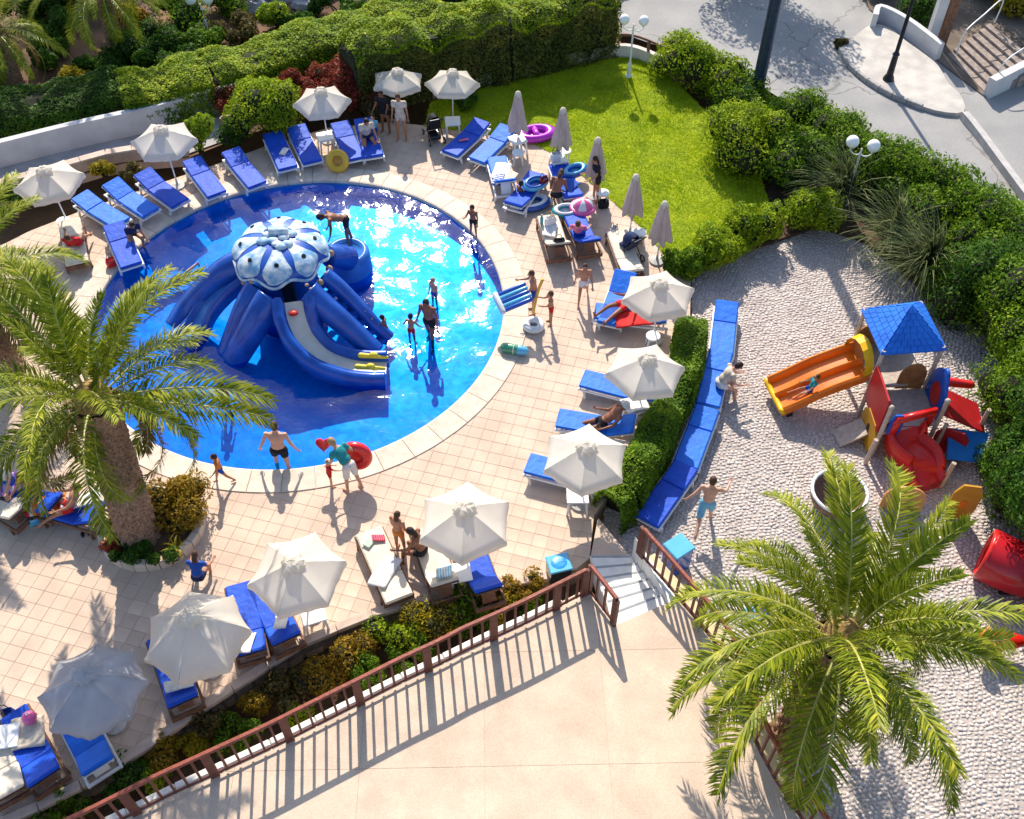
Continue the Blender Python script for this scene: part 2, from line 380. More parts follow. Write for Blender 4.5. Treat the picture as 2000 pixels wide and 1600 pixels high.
for i in range(len(Pp)):
    a, b = Pp[i], Pp[i-1]
    with np.errstate(divide='ignore', invalid='ignore'):
        xx = (b[0]-a[0])*(c[:, 1]-a[1])/(b[1]-a[1])+a[0]
    ins ^= ((a[1] > c[:, 1]) != (b[1] > c[:, 1])) & (c[:, 0] < xx)
c = c[ins & (c[:, 0] < 15) & (c[:, 1] > 5)]; n = len(c); c = c+RNG.normal(0, .013, c.shape)
sq = np.array([(-1, -1), (1, -1), (1, 1), (-1, 1)], float)
hw = np.array([.0495, .0395])*RNG.uniform(.70, 1.06, (n, 1, 2)); jit = RNG.normal(0, .010, (n, 4, 2)); rot = RNG.normal(0, .40, n)+R(12)
q = sq[None]*hw+jit; q = np.stack([q[..., 0]*np.cos(rot)[:, None]-q[..., 1]*np.sin(rot)[:, None], q[..., 0]*np.sin(rot)[:, None]+q[..., 1]*np.cos(rot)[:, None]], -1)
zt = ZP+RNG.normal(0, .003, (n, 1, 1))+RNG.normal(0, .0022, (n, 4, 1))
lo = np.concatenate([q+c[:, None], np.full((n, 4, 1), ZP-.035)], -1); hi = np.concatenate([q*.95+c[:, None], zt], -1)
V = np.concatenate([lo, hi], 1).reshape(-1, 3); f0 = [(4, 5, 6, 7)]+[(i, (i+1) % 4, 4+(i+1) % 4, 4+i) for i in range(4)]
F = (np.array(f0)[None]+np.arange(n)[:, None, None]*8).reshape(-1, 4)
M_sett = leafmat('sett_stone', (.40, .35, .325), (.53, .465, .43), (.64, .57, .525), 0.0, .85)
tag(link('setts', npmesh('setts', V, F), M_sett, play), kind='stuff')

# ---- lower terrace with railing, planting bed between terrace and deck
RAIL_L = [(-60, 1740), (60, 1680), (225, 1600), (312, 1555), (432, 1499), (537, 1450), (612, 1412), (715, 1360), (790, 1322), (865, 1287), (900, 1268), (1000, 1223), (1067, 1190), (1136, 1155)]
RAIL_R = [(1250, 1085), (1268, 1107), (1295, 1137), (1315, 1161), (1355, 1208), (1387, 1248), (1420, 1298), (1440, 1340), (1452, 1378), (1473, 1450), (1512, 1525), (1545, 1575), (1600, 1650)]
TERR = PL(RAIL_L, ZT)+PL([(1147, 1152), (1170, 1180), (1201, 1222), (1305, 1177)], ZT)+PL(RAIL_R[3:], ZT)+PL([(1650, 1900), (-100, 2100)], ZT)
tb = MB(); tb.prism(TERR, -1.6, ZT-.012)
terr = tag(tb.build('terrace', pm('terrace_joint', (.52, .43, .35), (.45, .37, .3), 4, .9)), kind='structure')
M_slab = pm('terrace_slab', (.66, .515, .39), (.56, .43, .325), 1.7, .8, .3, 90, rnd=.03, speck=.16)
S = 2.3; tx = Vector((1, .02, 0)).normalized(); ty = Vector((-tx.y, tx.x, 0))
tarea = sum(TERR[i].x*TERR[(i+1) % len(TERR)].y-TERR[(i+1) % len(TERR)].x*TERR[i].y for i in range(len(TERR)))
o0 = P(1172, 1270, ZT)
def ear(poly): return tessellate_polygon([poly])
for i in range(-7, 5):
    for j in range(-8, 3):
        # slab = terrace outline cut by four lines
        q = [Vector((p.x, p.y, 0)) for p in TERR]; a = o0+tx*i*S+ty*j*S
        for n_, d in ((tx, tx.dot(a)+.003), (-tx, -(tx.dot(a)+S-.003)), (ty, ty.dot(a)+.003), (-ty, -(ty.dot(a)+S-.003))): q = clip(q, n_, d) if len(q) > 2 else []
        if len(q) < 3: continue
        mb = MB(); mb.prism(q, ZT-.011, ZT); mb.build('paving_slab', M_slab, terr)
bedp = PL(CURB, 0)+[P(1152, 1090, 0)]+list(reversed(PL(RAIL_L, ZT)))
bb = MB(); bb.prism([(p.x, p.y) for p in bedp], -1.6, ZB, side=False)
tag(bb.build('planting_bed', M_soil), kind='structure')

# ---- retaining wall under the deck edge: stones set in mortar, capped with a pale kerb
M_cap = pm('kerb_cap', (.60, .47, .38), (.48, .37, .30), 5, .8, .4, 40, rnd=.06)
M_stone = pm('wall_stone', (.42, .33, .24), (.27, .2, .14), 4, .9, .6, 25, rnd=.22)
M_mort = pm('mortar', (.30, .25, .2), (.2, .17, .14), 8, .95)
rw = thing('retaining_wall', 'stone retaining wall with pale kerb cap between deck and planting bed', 'wall', P(600, 1250))
rl = rw.location.copy(); cp = [p-rl for p in PL(CURB)]; line = resample(smooth_path(cp, 4), .8)
for a, b in zip(line, line[1:]):
    d = (b-a).normalized(); n_ = Vector((d.y, -d.x, 0)); mb = MB(); c = (a+b)/2+n_*.03
    mb.box((0, 0, 0), ((b-a).length-.012, .20, .13), Matrix.Rotation(math.atan2(d.y, d.x), 3, 'Z'), bev=.012)
    o = mb.build('cap_stone', M_cap, rw); o.location = c+Vector((0, 0, .04+random.uniform(-.006, .006)))
    # stones of the face below
    if a.x+rl.x > -11:
        L_ = (b-a).length; xs = [0, L_*.5+random.uniform(-.12, .12), L_]
        for k in range(2):
            z = -.03
            while z > -1.0:
                hgt = random.uniform(.17, .34); z1 = max(z-hgt, -1.06); x0, x1 = xs[k]+.012, xs[k+1]-.012
                jj = lambda: random.uniform(-.03, .03)
                q = [(x0+abs(jj()), z-.012+jj()*.4), (x1-abs(jj()), z-.012+jj()*.4), (x1-abs(jj()), z1+.012+jj()*.4), (x0+abs(jj()), z1+.012+jj()*.4)]
                q = [q[0], ((q[0][0]+q[1][0])/2, q[0][1]+.01), q[1], q[2], ((q[2][0]+q[3][0])/2, q[2][1]-.01), q[3]]
                cx = sum(p[0] for p in q)/6; cz = sum(p[1] for p in q)/6; dep = random.uniform(.02, .05)
                f1 = [a+d*x+n_*.012+Vector((0, 0, zz)) for x, zz in q]; f2 = [a+d*(cx+(x-cx)*.82)+n_*(.012+dep)+Vector((0, 0, cz+(zz-cz)*.82)) for x, zz in q]
                mb = MB(); mb.add(f1+f2, [tuple(range(6, 12))]+[(i, (i+1) % 6, 6+(i+1) % 6, 6+i) for i in range(6)]); mb.build('stone', M_stone, rw); z = z1
mb = MB(); pts = [p-rl for p in PL(CURB)]
for a, b in zip(pts, pts[1:]):
    d = (b-a).normalized(); n_ = Vector((d.y, -d.x, 0)); mb.add([a+n_*.012+Vector((0, 0, -.02)), b+n_*.012+Vector((0, 0, -.02)), b+n_*.012+Vector((0, 0, -1.3)), a+n_*.012+Vector((0, 0, -1.3))], [(3, 2, 1, 0)])
mb.build('mortar_face', M_mort, rw)
# white kerb under the terrace railing
M_wkerb = pm('white_kerb', (.78, .74, .68), (.62, .58, .53), 6, .7, .2, 40)
kb = thing('terrace_kerb', 'narrow white kerb along the brown terrace railing and planting bed', 'kerb', P(600, 1420, ZT)); kl = kb.location.copy()
line = resample([p-kl for p in PL(RAIL_L, ZT)], .9)
for a, b in zip(line, line[1:]):
    d = (b-a).normalized(); m2 = MB(); m2.box((0, 0, 0), ((b-a).length-.01, .14, .14), Matrix.Rotation(math.atan2(d.y, d.x), 3, 'Z'), bev=.02)
    m2.build('kerb_stone', M_wkerb, kb).location = (a+b)/2+Vector((-d.y, d.x, 0))*.02+Vector((0, 0, .0))

# ---- steps from the terrace up to the deck
st = thing('white_steps', 'short flight of white steps between railings up to the pool deck', 'steps', P(1250, 1190, ZT)); sl = st.location.copy()
A0, A1 = P(1201, 1222, ZT), P(1305, 1177, ZT); B0, B1 = P(1152, 1092, 0), P(1232, 1092, 0)
NS = 6; M_step = pm('white_step', (.80, .77, .72), (.68, .66, .62), 5, .7, .15, 40)
for k in range(NS):
    t0_, t1_ = k/NS, (k+1)/NS; z = ZT*(1-(k+1)/(NS+1))
    q = [A0.lerp(B0, t0_), A1.lerp(B1, t0_), A1.lerp(B1, t1_), A0.lerp(B0, t1_)]
    mb = MB(); mb.prism([(p.x-sl.x, p.y-sl.y) for p in q], -ZT-.3, z-sl.z); sp_ = mb.build('step', M_step, st); e0, e1 = q[3].lerp(q[0], .06)-sl, q[2].lerp(q[1], .06)-sl; e0.z = e1.z = z-sl.z; mb = MB(); mb.bar(e0.lerp(e1, .02), e0.lerp(e1, .98), .05, .012); mb.build('nosing_strip', pm('nosing_grey', (.35, .37, .40), (.28, .3, .32), 6, .8), sp_); e0, e1 = q[0].lerp(q[3], .03)-sl, q[1].lerp(q[2], .03)-sl; e0.z = e1.z = z-sl.z; mb = MB(); mb.bar(e0.lerp(e1, .02), e0.lerp(e1, .98), .02, .008); mb.build('joint_strip', MATS['nosing_grey'], sp_)
W0, W1 = P(1308, 1174, ZT), P(1252, 1090, ZT); W2 = B1; dW = Vector((.16, .05, 0))
mb = MB(); mb.prism([(p.x-sl.x, p.y-sl.y) for p in (A1+Vector((.01, 0, 0)), W0+dW, W1+dW, W2+Vector((.012, 0, 0)))], -ZT-.5, .001); mb.build('side_wall', M_step, st)
# landing and side wall beside the steps
mb = MB(); mb.prism(PL([(1153, 1090), (1233, 1090), (1168, 1012)], 0), -1.3, .006); tag(mb.build('step_landing', M_tile2), kind='structure')
# ---- road, street side
M_road = pm('asphalt', (.36, .35, .34), (.28, .275, .275), .5, .85, .4, 60, detail=10, speck=.2, crack=1)
ROAD = PL([(1190, -260), (1200, 60), (1300, 95), (1480, 165), (1700, 300), (2100, 510), (2700, 800), (3300, 300), (2500, -500), (1190, -700)], -.3)
mb = MB(); mb.prism(ROAD, -1.5, -.3, side=False); tag(mb.build('road', M_road), kind='structure')
# ================================================================== VEGETATION
def unit(v): return v/np.maximum(np.linalg.norm(v, axis=1, keepdims=True), 1e-6)
def leaves(C, Nrm, size, asp=.5, spread=.7):
    """rhombic leaves at C facing roughly Nrm"""
    n = len(C); nn = unit(Nrm+RNG.normal(0, spread, (n, 3))); t = unit(np.cross(nn, RNG.normal(0, 1, (n, 3)))); b = np.cross(nn, t)
    L_ = size*RNG.choice([.6, .8, 1., 1.15, 1.7], (n, 1), p=[.2, .3, .25, .17, .08])*RNG.uniform(.85, 1.15, (n, 1)); W_ = L_*asp
    V = np.stack([C-t*L_/2, C+b*W_/2+nn*L_*.08, C+t*L_/2, C-b*W_/2+nn*L_*.08], 1).reshape(-1, 3)
    return V, np.arange(4*n).reshape(-1, 4)
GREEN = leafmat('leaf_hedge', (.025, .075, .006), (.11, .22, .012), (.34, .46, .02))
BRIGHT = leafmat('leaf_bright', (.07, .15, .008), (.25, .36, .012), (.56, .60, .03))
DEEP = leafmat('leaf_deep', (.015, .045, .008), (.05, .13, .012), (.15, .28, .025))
RED = leafmat('leaf_red', (.10, .016, .01), (.26, .05, .03), (.42, .12, .06))
YELL = leafmat('leaf_yellow', (.13, .10, .008), (.36, .29, .015), (.60, .47, .04))
OCHR = leafmat('leaf_ochre', (.16, .09, .01), (.33, .21, .02), (.47, .33, .04))
DRY = leafmat('leaf_brownish', (.04, .035, .012), (.12, .10, .03), (.30, .22, .07))
DRYG = leafmat('leaf_olive', (.03, .05, .010), (.10, .12, .022), (.26, .24, .05))
M_core = pm('dark_core', (.030, .034, .012), (.012, .016, .006), 5, .95, .9, 14)  # dark fill of the light-blocking cores, also used on shrub stems
M_bark = pm('bark', (.22, .13, .08), (.10, .06, .04), 7, .9, .9, 20)
def wob(p, k, s):
    r = np.random.default_rng(s); out = 0
    for _ in range(6):
        d = r.normal(0, 1, 3)*k; out = out+np.sin(p @ d+r.uniform(0, 6.28))
    return out/6
def hedge(name, label, cat, path, width, height, z0, n, leaf, mat, seed=1, amp=.14, top=None, group=None, core=.8):
    path = [Vector(p) for p in path]; seg = np.array([(b-a).length for a, b in zip(path, path[1:])]); cum = np.r_[0, np.cumsum(seg)]
    pn = np.array([tuple(p) for p in path]); o = thing(name, label, cat, (pn[len(pn)//2][0], pn[len(pn)//2][1], z0), 0, group); off = np.array(o.location)
    t = RNG.uniform(0, cum[-1], n); i = np.clip(np.searchsorted(cum, t)-1, 0, len(seg)-1); fr = ((t-cum[i])/seg[i])[:, None]
    c = pn[i]*(1-fr)+pn[i+1]*fr; d = (pn[i+1]-pn[i])/seg[i][:, None]; side = np.c_[-d[:, 1], d[:, 0], np.zeros(n)]
    # rounded-box cross section
    u = RNG.uniform(0, 1, n); per = 2*height+width; a = u*per; x = np.where(a < height, -1., np.where(a < height+width, (a-height)/width*2-1, 1.))
    z = np.where(a < height, a/height, np.where(a < height+width, 1., (per-a)/height))
    rl_ = .25; rr_ = np.maximum(np.abs(x), z); ed = np.clip((np.abs(x)+z-1.55)/.45, 0, 1)*.12; x = x*(1-ed); z = z*(1-ed)
    hvar = 1+.10*np.sin(t*1.7+seed)+.07*np.sin(t*4.1+2*seed)
    nrm = side*x[:, None]*(np.abs(x) > .9)[:, None]+np.array([0, 0, 1.])*(z > .85)[:, None]+np.array([0, 0, .25])
    Pp_ = c+side*(x*width/2)[:, None]; Pp_[:, 2] = z0+z*height*hvar
    dep = np.abs(RNG.normal(0, .05, n))-.03; Pp_ = Pp_+unit(nrm)*(amp*wob(Pp_, 3.2, seed)+amp*.6*wob(Pp_, 8, seed+5)-dep)[:, None]
    # ends
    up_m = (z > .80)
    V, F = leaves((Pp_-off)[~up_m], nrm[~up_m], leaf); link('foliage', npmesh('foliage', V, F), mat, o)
    V, F = leaves((Pp_-off)[up_m], nrm[up_m], leaf, .5, .45); link('top_foliage', npmesh('top_foliage', V, F), top or mat, o)  # a lighter leaf colour on top paints in the sunlit hedge crown
    # dark core inside, added to block light between the leaves
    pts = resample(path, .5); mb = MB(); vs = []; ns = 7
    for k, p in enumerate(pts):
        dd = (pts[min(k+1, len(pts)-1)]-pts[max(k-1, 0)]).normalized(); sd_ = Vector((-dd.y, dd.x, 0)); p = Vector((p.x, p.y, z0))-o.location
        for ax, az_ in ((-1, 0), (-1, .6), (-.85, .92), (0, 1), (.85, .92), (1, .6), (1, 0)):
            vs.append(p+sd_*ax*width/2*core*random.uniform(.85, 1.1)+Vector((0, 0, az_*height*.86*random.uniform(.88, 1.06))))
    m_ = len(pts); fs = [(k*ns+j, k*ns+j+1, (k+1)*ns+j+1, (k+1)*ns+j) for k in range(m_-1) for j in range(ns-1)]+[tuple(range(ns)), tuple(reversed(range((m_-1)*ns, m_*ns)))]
    mb.add(vs, fs); mb.build('branch_core', M_core, o)
    return o
def shrub(name, label, cat, pos, r, n, leaf, mat, k=9, seed=1, group=None, up=.3, stem=True, asp=.5):
    """rounded shrub of several leafy lobes on a few stems; r = (rx, ry, height)"""
    rg = np.random.default_rng(seed*13+5); o = thing(name, label, cat, pos, rg.uniform(0, 1)*0, group); rx, ry, hz_ = r
    dirs = unit(rg.normal(0, 1, (k, 3))); cen = dirs*rg.uniform(.45, .85, (k, 1))*np.array([rx, ry, hz_*.38])+np.array([0, 0, hz_*.45]); br = rg.uniform(.38, .62, k)*min(rx, ry, hz_*.6)*1.25; cen[:, 2] = np.minimum(cen[:, 2], hz_-br*.8)
    i = rg.integers(0, k, n); dn = unit(rg.normal(0, 1, (n, 3))+np.array([0, 0, up])); rad = br[i]*(1-np.abs(rg.normal(0, .13, n)))*(1+.14*np.sin(dn[:, 0]*7+i)*np.sin(dn[:, 2]*6))
    C = cen[i]+dn*rad[:, None]; C[:, 2] = np.maximum(C[:, 2], .03); V, F = leaves(C, dn, leaf, asp, .6)
    link('foliage', npmesh('foliage', V, F), mat, o)
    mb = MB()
    for c_, b_ in zip(cen, br): mb.ell(c_, b_*.62, 7, 5)  # dark lobe cores added to block light; stems come next
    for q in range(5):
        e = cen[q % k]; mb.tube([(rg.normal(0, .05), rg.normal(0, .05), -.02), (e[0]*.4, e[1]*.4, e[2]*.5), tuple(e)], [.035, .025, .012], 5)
    mb.build('branch_core', M_core, o); return o
def tuft(name, label, cat, pos, n, L_, mat, spread=1.0, wd=.02, droop=1.0, seed=1, group=None, az=None):
    """arching strap leaves from one root"""
    rg = np.random.default_rng(seed); o = thing(name, label, cat, pos, 0, group); V = []; F = []; K = 6; v0 = 0
    for i in range(n):
        a = rg.uniform(0, 6.28) if az is None else rg.normal(az, .8); e = R(rg.uniform(35, 85))/max(spread, .6); l = L_*rg.uniform(.65, 1.1); p = np.array([rg.normal(0, .06), rg.normal(0, .06), 0]); s_ = l/(K-1)
        h = np.array([math.cos(a), math.sin(a), 0]); sd_ = np.array([-h[1], h[0], 0])
        for q in range(K):
            w_ = wd*(1-q/(K-1))**.7*(.6+.4*min(1, q+.5)); V += [p-sd_*w_, p+sd_*w_]; p = p+s_*(h*math.cos(e)+np.array([0, 0, math.sin(e)])); e -= droop*rg.uniform(.25, .45)
            p[2] = max(p[2], .02)
        F += [(v0+2*q, v0+2*q+1, v0+2*q+3, v0+2*q+2) for q in range(K-1)]; v0 += 2*K
    link('leaf_blades', npmesh('leaf_blades', V, F), mat, o); return o

# ---- palms
PALM = leafmat('palm_leaflet', (.035, .07, .006), (.18, .235, .013), (.52, .49, .05), .3, .38)
PALMD = leafmat('palm_leaflet_dry', (.10, .07, .02), (.22, .16, .05), (.38, .28, .10), .25, .6)
M_rach = pm('palm_rachis', (.48, .46, .14), (.34, .33, .08), 4, .45)
def frond_mesh(L_, droop, seed, nl=110):
    """rachis along +Y curving down; returns two meshes"""
    rg = np.random.default_rng(seed); K = 26; p = np.zeros(3); e = 0.0; pts = []; tang = []
    for i in range(K):
        t = i/(K-1); pts.append(p.copy()); d = np.array([.0, math.cos(e), math.sin(e)]); tang.append(d); p = p+d*L_/(K-1); e -= droop*(.25+1.2*t)/(K-1)*1.6
    pts = np.array(pts); tang = np.array(tang); sw = rg.normal(0, .12); pts[:, 0] += sw*L_*np.linspace(0, 1, K)**2
    mb = MB(); mb.tube([tuple(q) for q in pts], [.030*(1-.9*i/(K-1))+.004 for i in range(K)], 5, flat=.7)
    V = []; F = []
    for i in range(nl):
        t = .10+.90*(i+.5)/nl; f_ = t*(K-1); j = min(int(f_), K-2); q = pts[j]+(pts[j+1]-pts[j])*(f_-j); tg = tang[j]; nrm = np.cross(np.array([1., 0, 0]), tg)
        ll = .50*math.sin(min(1, (t-.04)/.30)*math.pi/2)*(1-.62*max(0, (t-.5)/.5)**1.4)*L_/3.4
        for sgn_ in (-1, 1):
            if rg.random() < .05: continue
            fa = R(42+22*(1-t)+rg.normal(0, 6)); lift = R(18+rg.normal(0, 14)); sd_ = np.array([sgn_, 0, 0])
            d = sd_*math.sin(fa)*math.cos(lift)+tg*math.cos(fa)+nrm*math.sin(lift)*math.sin(fa); d /= np.linalg.norm(d); l = ll*rg.uniform(.82, 1.1)
            w_ = np.cross(d, nrm); w_ /= np.linalg.norm(w_)+1e-6; w_ = w_*.017; mdl = q+d*l*.5; tip = q+d*l+np.array([rg.normal(0, .05), 0, -.12-.16*rg.random()])*l; n0 = len(V)
            V += [q-w_*.5, q+w_*.5, mdl+w_, mdl-w_, tip+w_*.12, tip-w_*.12]; F += [(n0, n0+1, n0+2, n0+3), (n0+3, n0+2, n0+4, n0+5)]
    return mb, npmesh('leaflets', V, F)
FR = []
for i, (L_, dr) in enumerate(((3.3, .9), (3.5, 1.25), (3.4, 1.6), (3.1, 2.0), (2.5, .45), (3.4, 1.4))):
    mb, me = frond_mesh(L_, dr, 40+i); me.materials.append(PALM); rme = bpy.data.meshes.new('rachis'); rme.from_pydata(mb.v, [], mb.f); rme.materials.append(M_rach)
    FR.append((rme, me))
dead = FR[3][1].copy(); dead.materials.clear(); dead.materials.append(PALMD)
def palm_trunk_mat():
    return pm('palm_trunk', (.40, .25, .16), (.17, .10, .065), 16, .95, 1.0, 40)
def palm(name, label, base, crown, r0, r1, seed, scale=1.0, nf=46, group=None, rows=20, keep=None):  # keep: (az0, az1, tmax) leaves a gap among the older fronds
    rg = random.Random(seed); o = thing(name, label, 'palm tree', base, 0, group); base = Vector(base); top = Vector(crown)-base; h_ = top.length
    # trunk with overlapping leaf scars
    na, V, F = 15, [], []; nv = rows*6
    for i in range(nv+1):
        t = i/nv; c = Vector((top.x*t, top.y*t, top.z*t)); rad = r0+(r1-r0)*t+.10*math.exp(-((t-0)/.06)**2)+ (.06*math.exp(-((t-.95)/.10)**2))
        row = t*rows
        for k in range(na*4):
            a = k/(na*4); col_ = a*na+(.5 if int(row) % 2 else 0); u = abs((col_ % 1)-.5)*2; v = row % 1
            d = max(0, 1-u**1.6-(abs(v-.35)*1.4)**2)*.075+rg.uniform(-.006, .006)
            ang_ = 2*math.pi*a; V.append((c.x+(rad+d)*math.cos(ang_), c.y+(rad+d)*math.sin(ang_), c.z))
    m_ = na*4
    F = [(i*m_+k, i*m_+(k+1) % m_, (i+1)*m_+(k+1) % m_, (i+1)*m_+k) for i in range(nv) for k in range(m_)]
    link('trunk', npmesh('trunk', V, F), palm_trunk_mat(), o, True)
    hb = MB(); hb.ell(top+Vector((0, 0, .05)), (r1*1.05, r1*1.05, .42), 12, 8); hb.build('crown_boss', pm('palm_boss', (.36, .24, .08), (.18, .11, .04), 12, .9, .9, 30), o, True)
    for i in range(nf):
        t = (i+.5)/nf; az_ = i*2.39996+rg.uniform(-.35, .35)
        # young fronds upright, older ones drooping
        el = R(82-122*t**1.05+rg.uniform(-10, 10)); v = (4 if t < .12 else 0 if t < .34 else 1 if t < .6 else 5 if t < .72 else 2 if t < .88 else 3)
        if keep and t > keep[2] and keep[0] < (math.degrees(az_) % 360) < keep[1]: continue
        rme, lme = FR[v]
        if (v == 3 and rg.random() < .6) or (v == 2 and rg.random() < .25): lme = dead
        f = link('frond', lme, None, o); f.location = top+Vector((math.cos(az_), math.sin(az_), 0))*r1*.55+Vector((0, 0, .34-.50*t))
        q = Matrix.Rotation(az_-math.pi/2, 4, 'Z') @ Matrix.Rotation(el, 4, 'X') @ Matrix.Rotation(rg.uniform(-.35, .35), 4, 'Y'); f.rotation_euler = q.to_euler(); f.scale = (scale*rg.uniform(.78, 1.1),)*3
        link('rachis', rme, None, f)
    for i in range(rows and 40):
        pass
    return o
bl = P(272, 1045, 0.15)
palm('palm_tree', 'tall date palm with scarred trunk in round planter beside the pool', (bl.x, bl.y, .1), P(184, 785, 4.6), .40, .36, 3, .93, 46, 'date palms', keep=(278, 332, .5))
cr = P(1645, 1250, 3.6)
palm('palm_tree', 'full-crowned date palm beside the curved terrace railing and playground', (cr.x+.05, cr.y-.05, ZP), cr, .42, .38, 8, .97, 46, 'date palms')
q_ = P(-75, 560, 2.9); palm('palm_tree', 'dark palm at the left end of the pool deck, mostly cut off', (q_.x, q_.y, 0), q_, .34, .30, 11, .85, 40, 'date palms', 20)
# planter of the pool palm
pl = thing('palm_planter', 'low round planter rim round the pool palm', 'planter', P(300, 1035)); n = 26
mb = MB()
for k in range(n):
    a0, a1 = 2*math.pi*k/n+.008, 2*math.pi*(k+1)/n-.008; q = []
    for rr_, zz in ((1.12, 0), (1.12, .26), (1.10, .28), (.97, .28), (.95, .26), (.95, 0)):
        q += [(rr_*math.cos(a0)*1.05, rr_*math.sin(a0), zz), (rr_*math.cos(a1)*1.05, rr_*math.sin(a1), zz)]
    m2 = MB(); m2.add(q, [(2*i, 2*i+1, 2*i+3, 2*i+2) for i in range(5)]+[tuple(range(0, 12, 2)), tuple(range(11, 0, -2))]); m2.build('rim_stone', M_cope, pl)
mb = MB(); mb.lathe([(.96, .0), (.95, .17), (.5, .24), (.01, .26)], 24); mb.build('soil', M_soil, pl)
shrub('planter_shrub', 'yellow-green bush filling the palm planter next to the trunk', 'shrub', P(352, 1012, .15), (.78, .70, 1.05), 9000, .075, OCHR, 11, 21)
shrub('planter_shrub', 'dark green ground cover spilling over the palm planter rim', 'shrub', P(285, 1095, .1), (.75, .42, .45), 5000, .06, DEEP, 9, 22)
shrub('planter_shrub', 'small rusty plant at the left of the palm planter', 'shrub', P(228, 1072, .15), (.28, .28, .35), 1300, .06, RED, 6, 23)
tuft('planter_plant', 'small yellow spiky plant in the palm planter', 'plant', P(345, 1075, .2), 30, .45, YELL, 1, .02, .9, 24)

# ---- hedges behind the pool
ZH = .0
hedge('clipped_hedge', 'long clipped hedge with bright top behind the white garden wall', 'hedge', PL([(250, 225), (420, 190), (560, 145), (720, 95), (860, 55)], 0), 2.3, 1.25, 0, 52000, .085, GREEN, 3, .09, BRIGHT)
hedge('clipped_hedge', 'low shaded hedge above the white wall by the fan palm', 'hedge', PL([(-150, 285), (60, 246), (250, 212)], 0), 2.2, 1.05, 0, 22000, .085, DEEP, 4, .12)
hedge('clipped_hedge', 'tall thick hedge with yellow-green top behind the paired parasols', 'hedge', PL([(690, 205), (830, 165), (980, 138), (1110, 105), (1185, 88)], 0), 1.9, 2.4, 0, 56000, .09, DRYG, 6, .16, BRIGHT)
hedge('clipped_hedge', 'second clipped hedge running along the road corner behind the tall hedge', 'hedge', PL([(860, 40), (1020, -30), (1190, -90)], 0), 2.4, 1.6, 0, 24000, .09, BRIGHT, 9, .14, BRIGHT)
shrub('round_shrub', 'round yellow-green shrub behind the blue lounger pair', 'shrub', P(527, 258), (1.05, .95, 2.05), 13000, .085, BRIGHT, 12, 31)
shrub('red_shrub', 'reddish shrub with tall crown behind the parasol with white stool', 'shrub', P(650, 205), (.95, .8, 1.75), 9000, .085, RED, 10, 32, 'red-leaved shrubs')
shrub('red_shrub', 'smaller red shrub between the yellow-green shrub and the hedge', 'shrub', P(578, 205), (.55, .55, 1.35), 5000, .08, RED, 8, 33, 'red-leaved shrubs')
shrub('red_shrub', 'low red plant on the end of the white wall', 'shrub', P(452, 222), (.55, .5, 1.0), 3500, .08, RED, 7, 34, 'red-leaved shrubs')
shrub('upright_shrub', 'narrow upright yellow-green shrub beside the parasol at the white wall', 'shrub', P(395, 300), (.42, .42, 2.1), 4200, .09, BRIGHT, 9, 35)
for i, (a, b, r_, hh_, mt, lb) in enumerate(((470, 285, .55, .95, DEEP, 'dark shrub beside the upright yellow shrub'), (740, 225, .6, .8, DRY, 'brownish shrub under the tall hedge, parasol above it'), (905, 205, .55, .7, DEEP, 'dark low shrub at the lawn edge by the stool'),
        (205, 345, .35, .5, YELL, 'small yellow plant below the low rail'), (40, 400, .8, .7, DEEP, 'dark ground cover behind the first parasol'), (270, 350, .6, .45, DRY, 'dry low plants under the low rail'))):
    shrub('low_shrub', lb, 'shrub', P(a, b), (r_, r_*.8, hh_), 2600, .075, mt, 7, 50+i)

shrub('red_shrub', 'red shrub between the two far parasols and the tall hedge', 'shrub', P(705, 212), (.8, .6, 1.35), 6500, .085, RED, 9, 36, 'red-leaved shrubs')
shrub('red_shrub', 'rust-red shrub next to the round yellow-green shrub', 'shrub', P(612, 222), (.6, .5, 1.2), 5000, .085, RED, 8, 37, 'red-leaved shrubs')
# ---- garden beyond the wall, top left
palm('palm_tree', 'palm with slim brown trunk in the garden beyond the wall', P(235, 118), P(196, -20, 2.6), .24, .20, 5, .8, 26, 'garden palms', 18)
palm('palm_tree', 'grey-green palm cut by the corner of the garden beyond the wall', P(30, 178), P(-10, 60, 1.9), .3, .28, 6, .75, 26, 'garden palms', 14)
for i, (a, b, r_, hh_, mt, lb) in enumerate(((150, 185, .6, .9, YELL, 'bright yellow-green plant in front of the slim palm trunk'), (125, 70, 1.0, .9, DEEP, 'dark leafy clump beside the slim palm trunk'), (300, 110, 1.4, 1.3, DEEP, 'big dark bush by the garden lamp'), (345, 55, 1.2, 1.7, GREEN, 'tall green bush under the garden lamp'), (470, 80, .9, .9, DRY, 'brownish bush behind the clipped hedge'), (260, 60, .7, 1.0, OCHR, 'ochre-leaved plant between palm trunk and dark bush'), (545, 60, .8, .9, BRIGHT, 'light green bush before the rocks'), (660, 25, 1.4, .9, DEEP, 'dark shrub by the rocks in the far garden'), (780, -20, 1.6, 1.4, GREEN, 'green bush at the far end of the clipped hedge'))):
    shrub('garden_shrub', lb, 'shrub', P(a, b), (r_, r_*.85, hh_), 4200, .10, mt, 8, 70+i)
